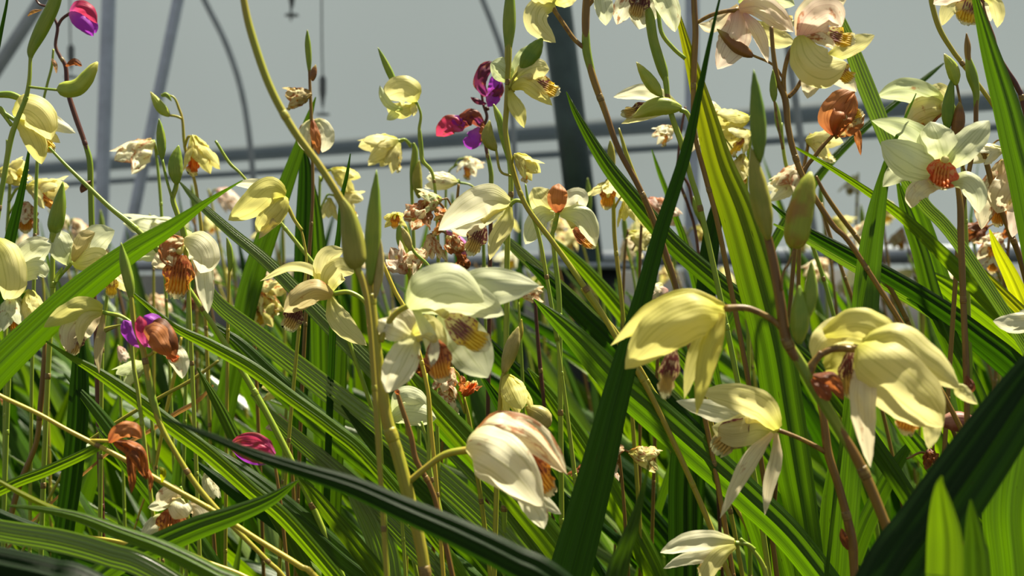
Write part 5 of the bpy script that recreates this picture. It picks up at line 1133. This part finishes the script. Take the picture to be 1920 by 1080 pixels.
('dark leaf between the hanging sepals and the big brown stalk', .72, 'deep', [(1470, 860, 3), (1490, 900, 26), (1515, 960, 40), (1530, 1030, 46), (1540, 1110, 46)]),
('sunlit leaf leaning left under the stacked leaves at the far right', .80, 'bright', [(1640, 600, 3), (1690, 670, 26), (1740, 740, 34), (1800, 830, 38), (1860, 930, 40)]),
('leaf slanting right below the drooping striped flower', .70, 'mid', [(1640, 740, 3), (1690, 800, 24), (1740, 860, 34), (1800, 930, 38), (1870, 1010, 40)]),
]
for L_, d_, c_, p_ in LV: leaf(L_, d_, c_, p_)

# ================================================================ plants behind: each a fan of strap leaves
CL = [
('fan of sunlit leaves under the two pale yellow flowers at the left edge', -.62, 1.45, 15, -.30, .50),
('fan of leaves behind the shaggy lipped white flower', -.46, 1.50, 15, -.35, .50),
('fan of leaves behind the yellow cream hooded flower', -.28, 1.40, 15, -.35, .52),
('fan of leaves in the gap under the arched thin petalled flower', -.18, 1.20, 16, -.5, .50),
('fan of leaves behind the wilted pink cream flower', -.05, 1.50, 15, -.40, .50),
('fan of leaves between the pale pod and the dark thin stem', .06, 1.25, 16, -.5, .50),
('fan of leaves at the foot of the thick dark post', .16, 1.60, 15, -.40, .50),
('fan of leaves behind the pink tipped bud', .22, 1.30, 16, -.5, .50),
('fan of leaves behind the yellow hooded flower', .30, 1.12, 16, -.5, .46),
('fan of leaves between the brown seed stalk and the blue green blade', .40, 1.35, 16, -.45, .52),
('fan of leaves behind the drooping striped flower', .46, 1.10, 16, -.45, .48),
('fan of leaves below the star flower stalk', .56, 1.30, 16, -.45, .52),
('fan of leaves behind the crowded withered flowers at right', .70, 1.50, 15, -.35, .52),
('fan of leaves at the right edge behind the white petals', .62, 1.00, 14, -.35, .46),
('fan of leaves behind the brown stem with the purple flower', -.36, 1.10, 16, -.4, .46),
('fan of leaves under the pale yellow hooded flower at left', -.48, 1.15, 16, -.2, .46),
('fan of leaves behind the bright yellow diagonal stem', -.30, .90, 16, -.45, .42),
('fan of leaves behind the crimson pink flower', -.14, .92, 16, -.5, .42),
('fan of leaves behind the main olive stalk at the bottom', .00, .90, 16, -.5, .41),
('fan of leaves behind the white bell flower', .12, .95, 16, -.5, .42),
('fan of leaves behind the foot of the very dark blade', .20, .88, 16, -.4, .40),
('fan of leaves behind the hanging sepals flower', .30, .90, 16, -.3, .41),
('fan of leaves between the brown stalks and the nearly black blade', .40, .88, 16, -.2, .41),
('fan of leaves just above the bottom left corner', -.42, .85, 14, -.3, .38),
('fan of leaves far back against the dark board at left', -.80, 2.10, 14, -.3, .52),
('fan of leaves far back left of the centre', -.36, 2.10, 14, -.35, .52),
('fan of leaves far back right of the centre', .10, 2.00, 14, -.35, .52),
('fan of leaves far back between the pale pipe and the pod', .48, 1.90, 14, -.35, .54),
('fan of leaves far back in the right of the picture', .86, 1.90, 14, -.35, .54),
('fan of leaves far back behind the small cream flower and the hoop pipe', -.12, 1.80, 14, -.35, .52),
('low fan of leaves in front of the wilted white bell flower foot', .10, .74, 13, -.75, .37),
('low fan of leaves around the foot of the main olive stalk', -.02, .70, 13, -.80, .36),
('low fan of leaves under the crimson pink flower', -.12, .74, 13, -.75, .37),
('low fan of leaves under the slender crossing leaf', -.24, .70, 13, -.55, .36),
('low fan of leaves under the yellow diagonal stem', -.16, .66, 13, -.60, .35),
('low fan of leaves left of the foot of the very dark blade', .14, .66, 12, -.75, .35),
('low fan of leaves under the pale narrow petalled flower', .24, .72, 13, -.60, .36),
('low fan of leaves between the feet of the brown stalks', .30, .74, 13, -.40, .37),
('low fan of leaves leaning across the foot of the brown stem with the purple flower', -.10, .80, 14, -1.0, .40),
('low fan of leaves leaning toward the shaggy rust flower on the yellow stem', -.19, .84, 14, -.9, .40),
('low fan of leaves leaning behind the slender crossing leaf', -.30, .78, 14, -.7, .38),
('low fan of leaves leaning behind the main olive stalk foot', .06, .82, 14, -1.0, .41),
('low fan of leaves leaning under the pale pod', .16, .86, 14, -.9, .42),
('low fan of leaves leaning under the yellow hooded flower', .26, .84, 14, -.8, .42),
('low fan of leaves under the bright leaf at the bottom right', .36, .80, 14, -.5, .40),
('tall fan of leaves behind the star flower stalk and the withered crowd', .78, 1.75, 14, -.4, .60),
('tall fan of leaves behind the yellow lipped cream flower', .55, 1.60, 14, -.4, .60),
('tall fan of leaves behind the lime tipped leaf', .36, 1.75, 14, -.4, .58),
('tall fan of leaves left of the thick dark post', -.02, 1.85, 14, -.35, .56),
('tall fan of leaves behind the tall dark upright leaf', -.42, 1.80, 14, -.3, .57),
('tall fan of leaves behind the wilting shaggy lipped flower', -.62, 1.85, 14, -.3, .56),
('tall fan of leaves behind the pale star flower', -.85, 1.75, 14, -.3, .55),
('tall fan of leaves behind the deep yellow flower', -.22, 1.65, 14, -.35, .56),
]
for i, (L_, x, y, n, ln, h) in enumerate(CL): clump(L_, x, y, int(n * (1.5 if y > .8 else 1.25)), ln, h * (1.04 if 1.0 < y < 1.7 else 1), 100 + i, group='orchid plants behind the flowers', cols=('mid', 'bright', 'deep', 'mid', 'sheen', 'mid'), w=.029 if y > 1 else .022, spread=.13)

# distant blossoms and bud spikes, told apart by what they stand behind
LM = [(60, 'the white star flower cut by the left edge'), (150, 'the pale star flower'), (240, 'the tan bud above the purple flower'), (320, 'the shaggy lipped flower'), (430, 'the pale striped glossy leaf'),
      (500, 'the yellow cream hooded flower'), (575, 'the tall dark upright leaf'), (650, 'the olive pod'), (740, 'the deep yellow flower'), (830, 'the pink bud'), (900, 'the large white hooded flower'), (980, 'the greenish white flower tip'),
      (1050, 'the orange hooded white flower'), (1140, 'the ochre flower'), (1210, 'the very dark blade'), (1330, 'the lime tipped leaf'), (1420, 'the tall paired sheaths'), (1500, 'the green and brown pod'), (1560, 'the brown leaning stem'),
      (1640, 'the blue green blade'), (1730, 'the leaves under the star flower'), (1810, 'the star flower stalk'), (1880, 'the withered crowd at the right edge')]
def near(x): return min(LM, key=lambda m: abs(m[0] - x))[1]
rb = random.Random(77); used = set()
def uniq(mk, x, y):
    for q in ('', 'low down ', 'high up ', 'back '):
        if q == 'low down ' and y < 470: continue
        if q == 'high up ' and y > 500: continue
        s = mk(q)
        if s not in used: used.add(s); return s
    return s
CN = {'cream': 'cream', 'white': 'white', 'ivory': 'ivory', 'lemon': 'lemon yellow', 'pale': 'pale greenish'}
FARC = ['cream', 'white', 'ivory', 'lemon', 'cream', 'pale', 'ivory']
for i in range(40):
    d_ = rb.uniform(1.2, 1.9); x = 30 + (i + rb.uniform(.1, .9)) * 46.5; y = rb.uniform(395, 585)
    s_ = .028 / (K * d_); c_ = rb.choice(FARC); w_ = rb.choice([0, .2, .5, .6]); k_ = rb.choice([None, 'o', 'y', 'b'])
    st = 'wilting ' if w_ >= .5 else ''
    single(uniq(lambda q: 'small %s%s blossom %sbehind %s' % (st, CN[c_], q, near(x)), x, y), x, y, rb.uniform(40, 150), rb.uniform(0, .5), s_, rb.uniform(12, 36), c_, w_, k_,
           col=rb.choice(['s_green', 's_olive', 's_brown']), group='distant pale blossoms', d=d_, sw=4)
for i in range(22):
    d_ = rb.uniform(.95, 1.6); x = 40 + (i + rb.uniform(.1, .9)) * 84; y = rb.uniform(330, 480); dx = rb.uniform(-.1, .3); c_ = rb.choice(['s_green', 's_olive', 's_brown'])
    nm = {'s_green': 'green', 's_olive': 'olive', 's_brown': 'brown'}[c_]
    stalk(uniq(lambda q: 'thin distant %s bud stem %sbehind %s' % (nm, q, near(x)), x, y), d_, [(x, y, 2), (x + 2, y + 22, 10), (x + 4, y + 44, 9), (x + 6, y + 62, 4), (x + 10 + dx * 60, y + 120, 5), (x + 14 + dx * 150, y + 240, 6)], [], c_,
          group='distant bud stems')

# leaf litter and small growth over the soil: nobody could count it
mb = MB(); rq = random.Random(5)
for i in range(1500):
    y = rq.uniform(.55, 2.2); x = rq.uniform(-1, 1) * (y * .45 + .1); h = rq.uniform(.12, .30) * (1.0 if y < 1.4 else 1.25)
    an = rq.uniform(0, 2 * PI); b0 = Vector((x, y, 0)); dr = Vector((math.cos(an) - .5, math.sin(an), 0)) * h * .5
    blade(mb, [b0, b0 + dr * .3 + Vector((0, 0, h * .55)), b0 + dr + Vector((0, 0, h))], [.008, .012, .001], nl=5, nw=2, fold=.2, roll=rq.uniform(-60, 60))
tag(mb.build('undergrowth', MAT['mid']), 'low dense young growth covering the soil between the plants', 'undergrowth', kind='stuff')

for o in bpy.data.objects:
    if '_o' in o: del o['_o']
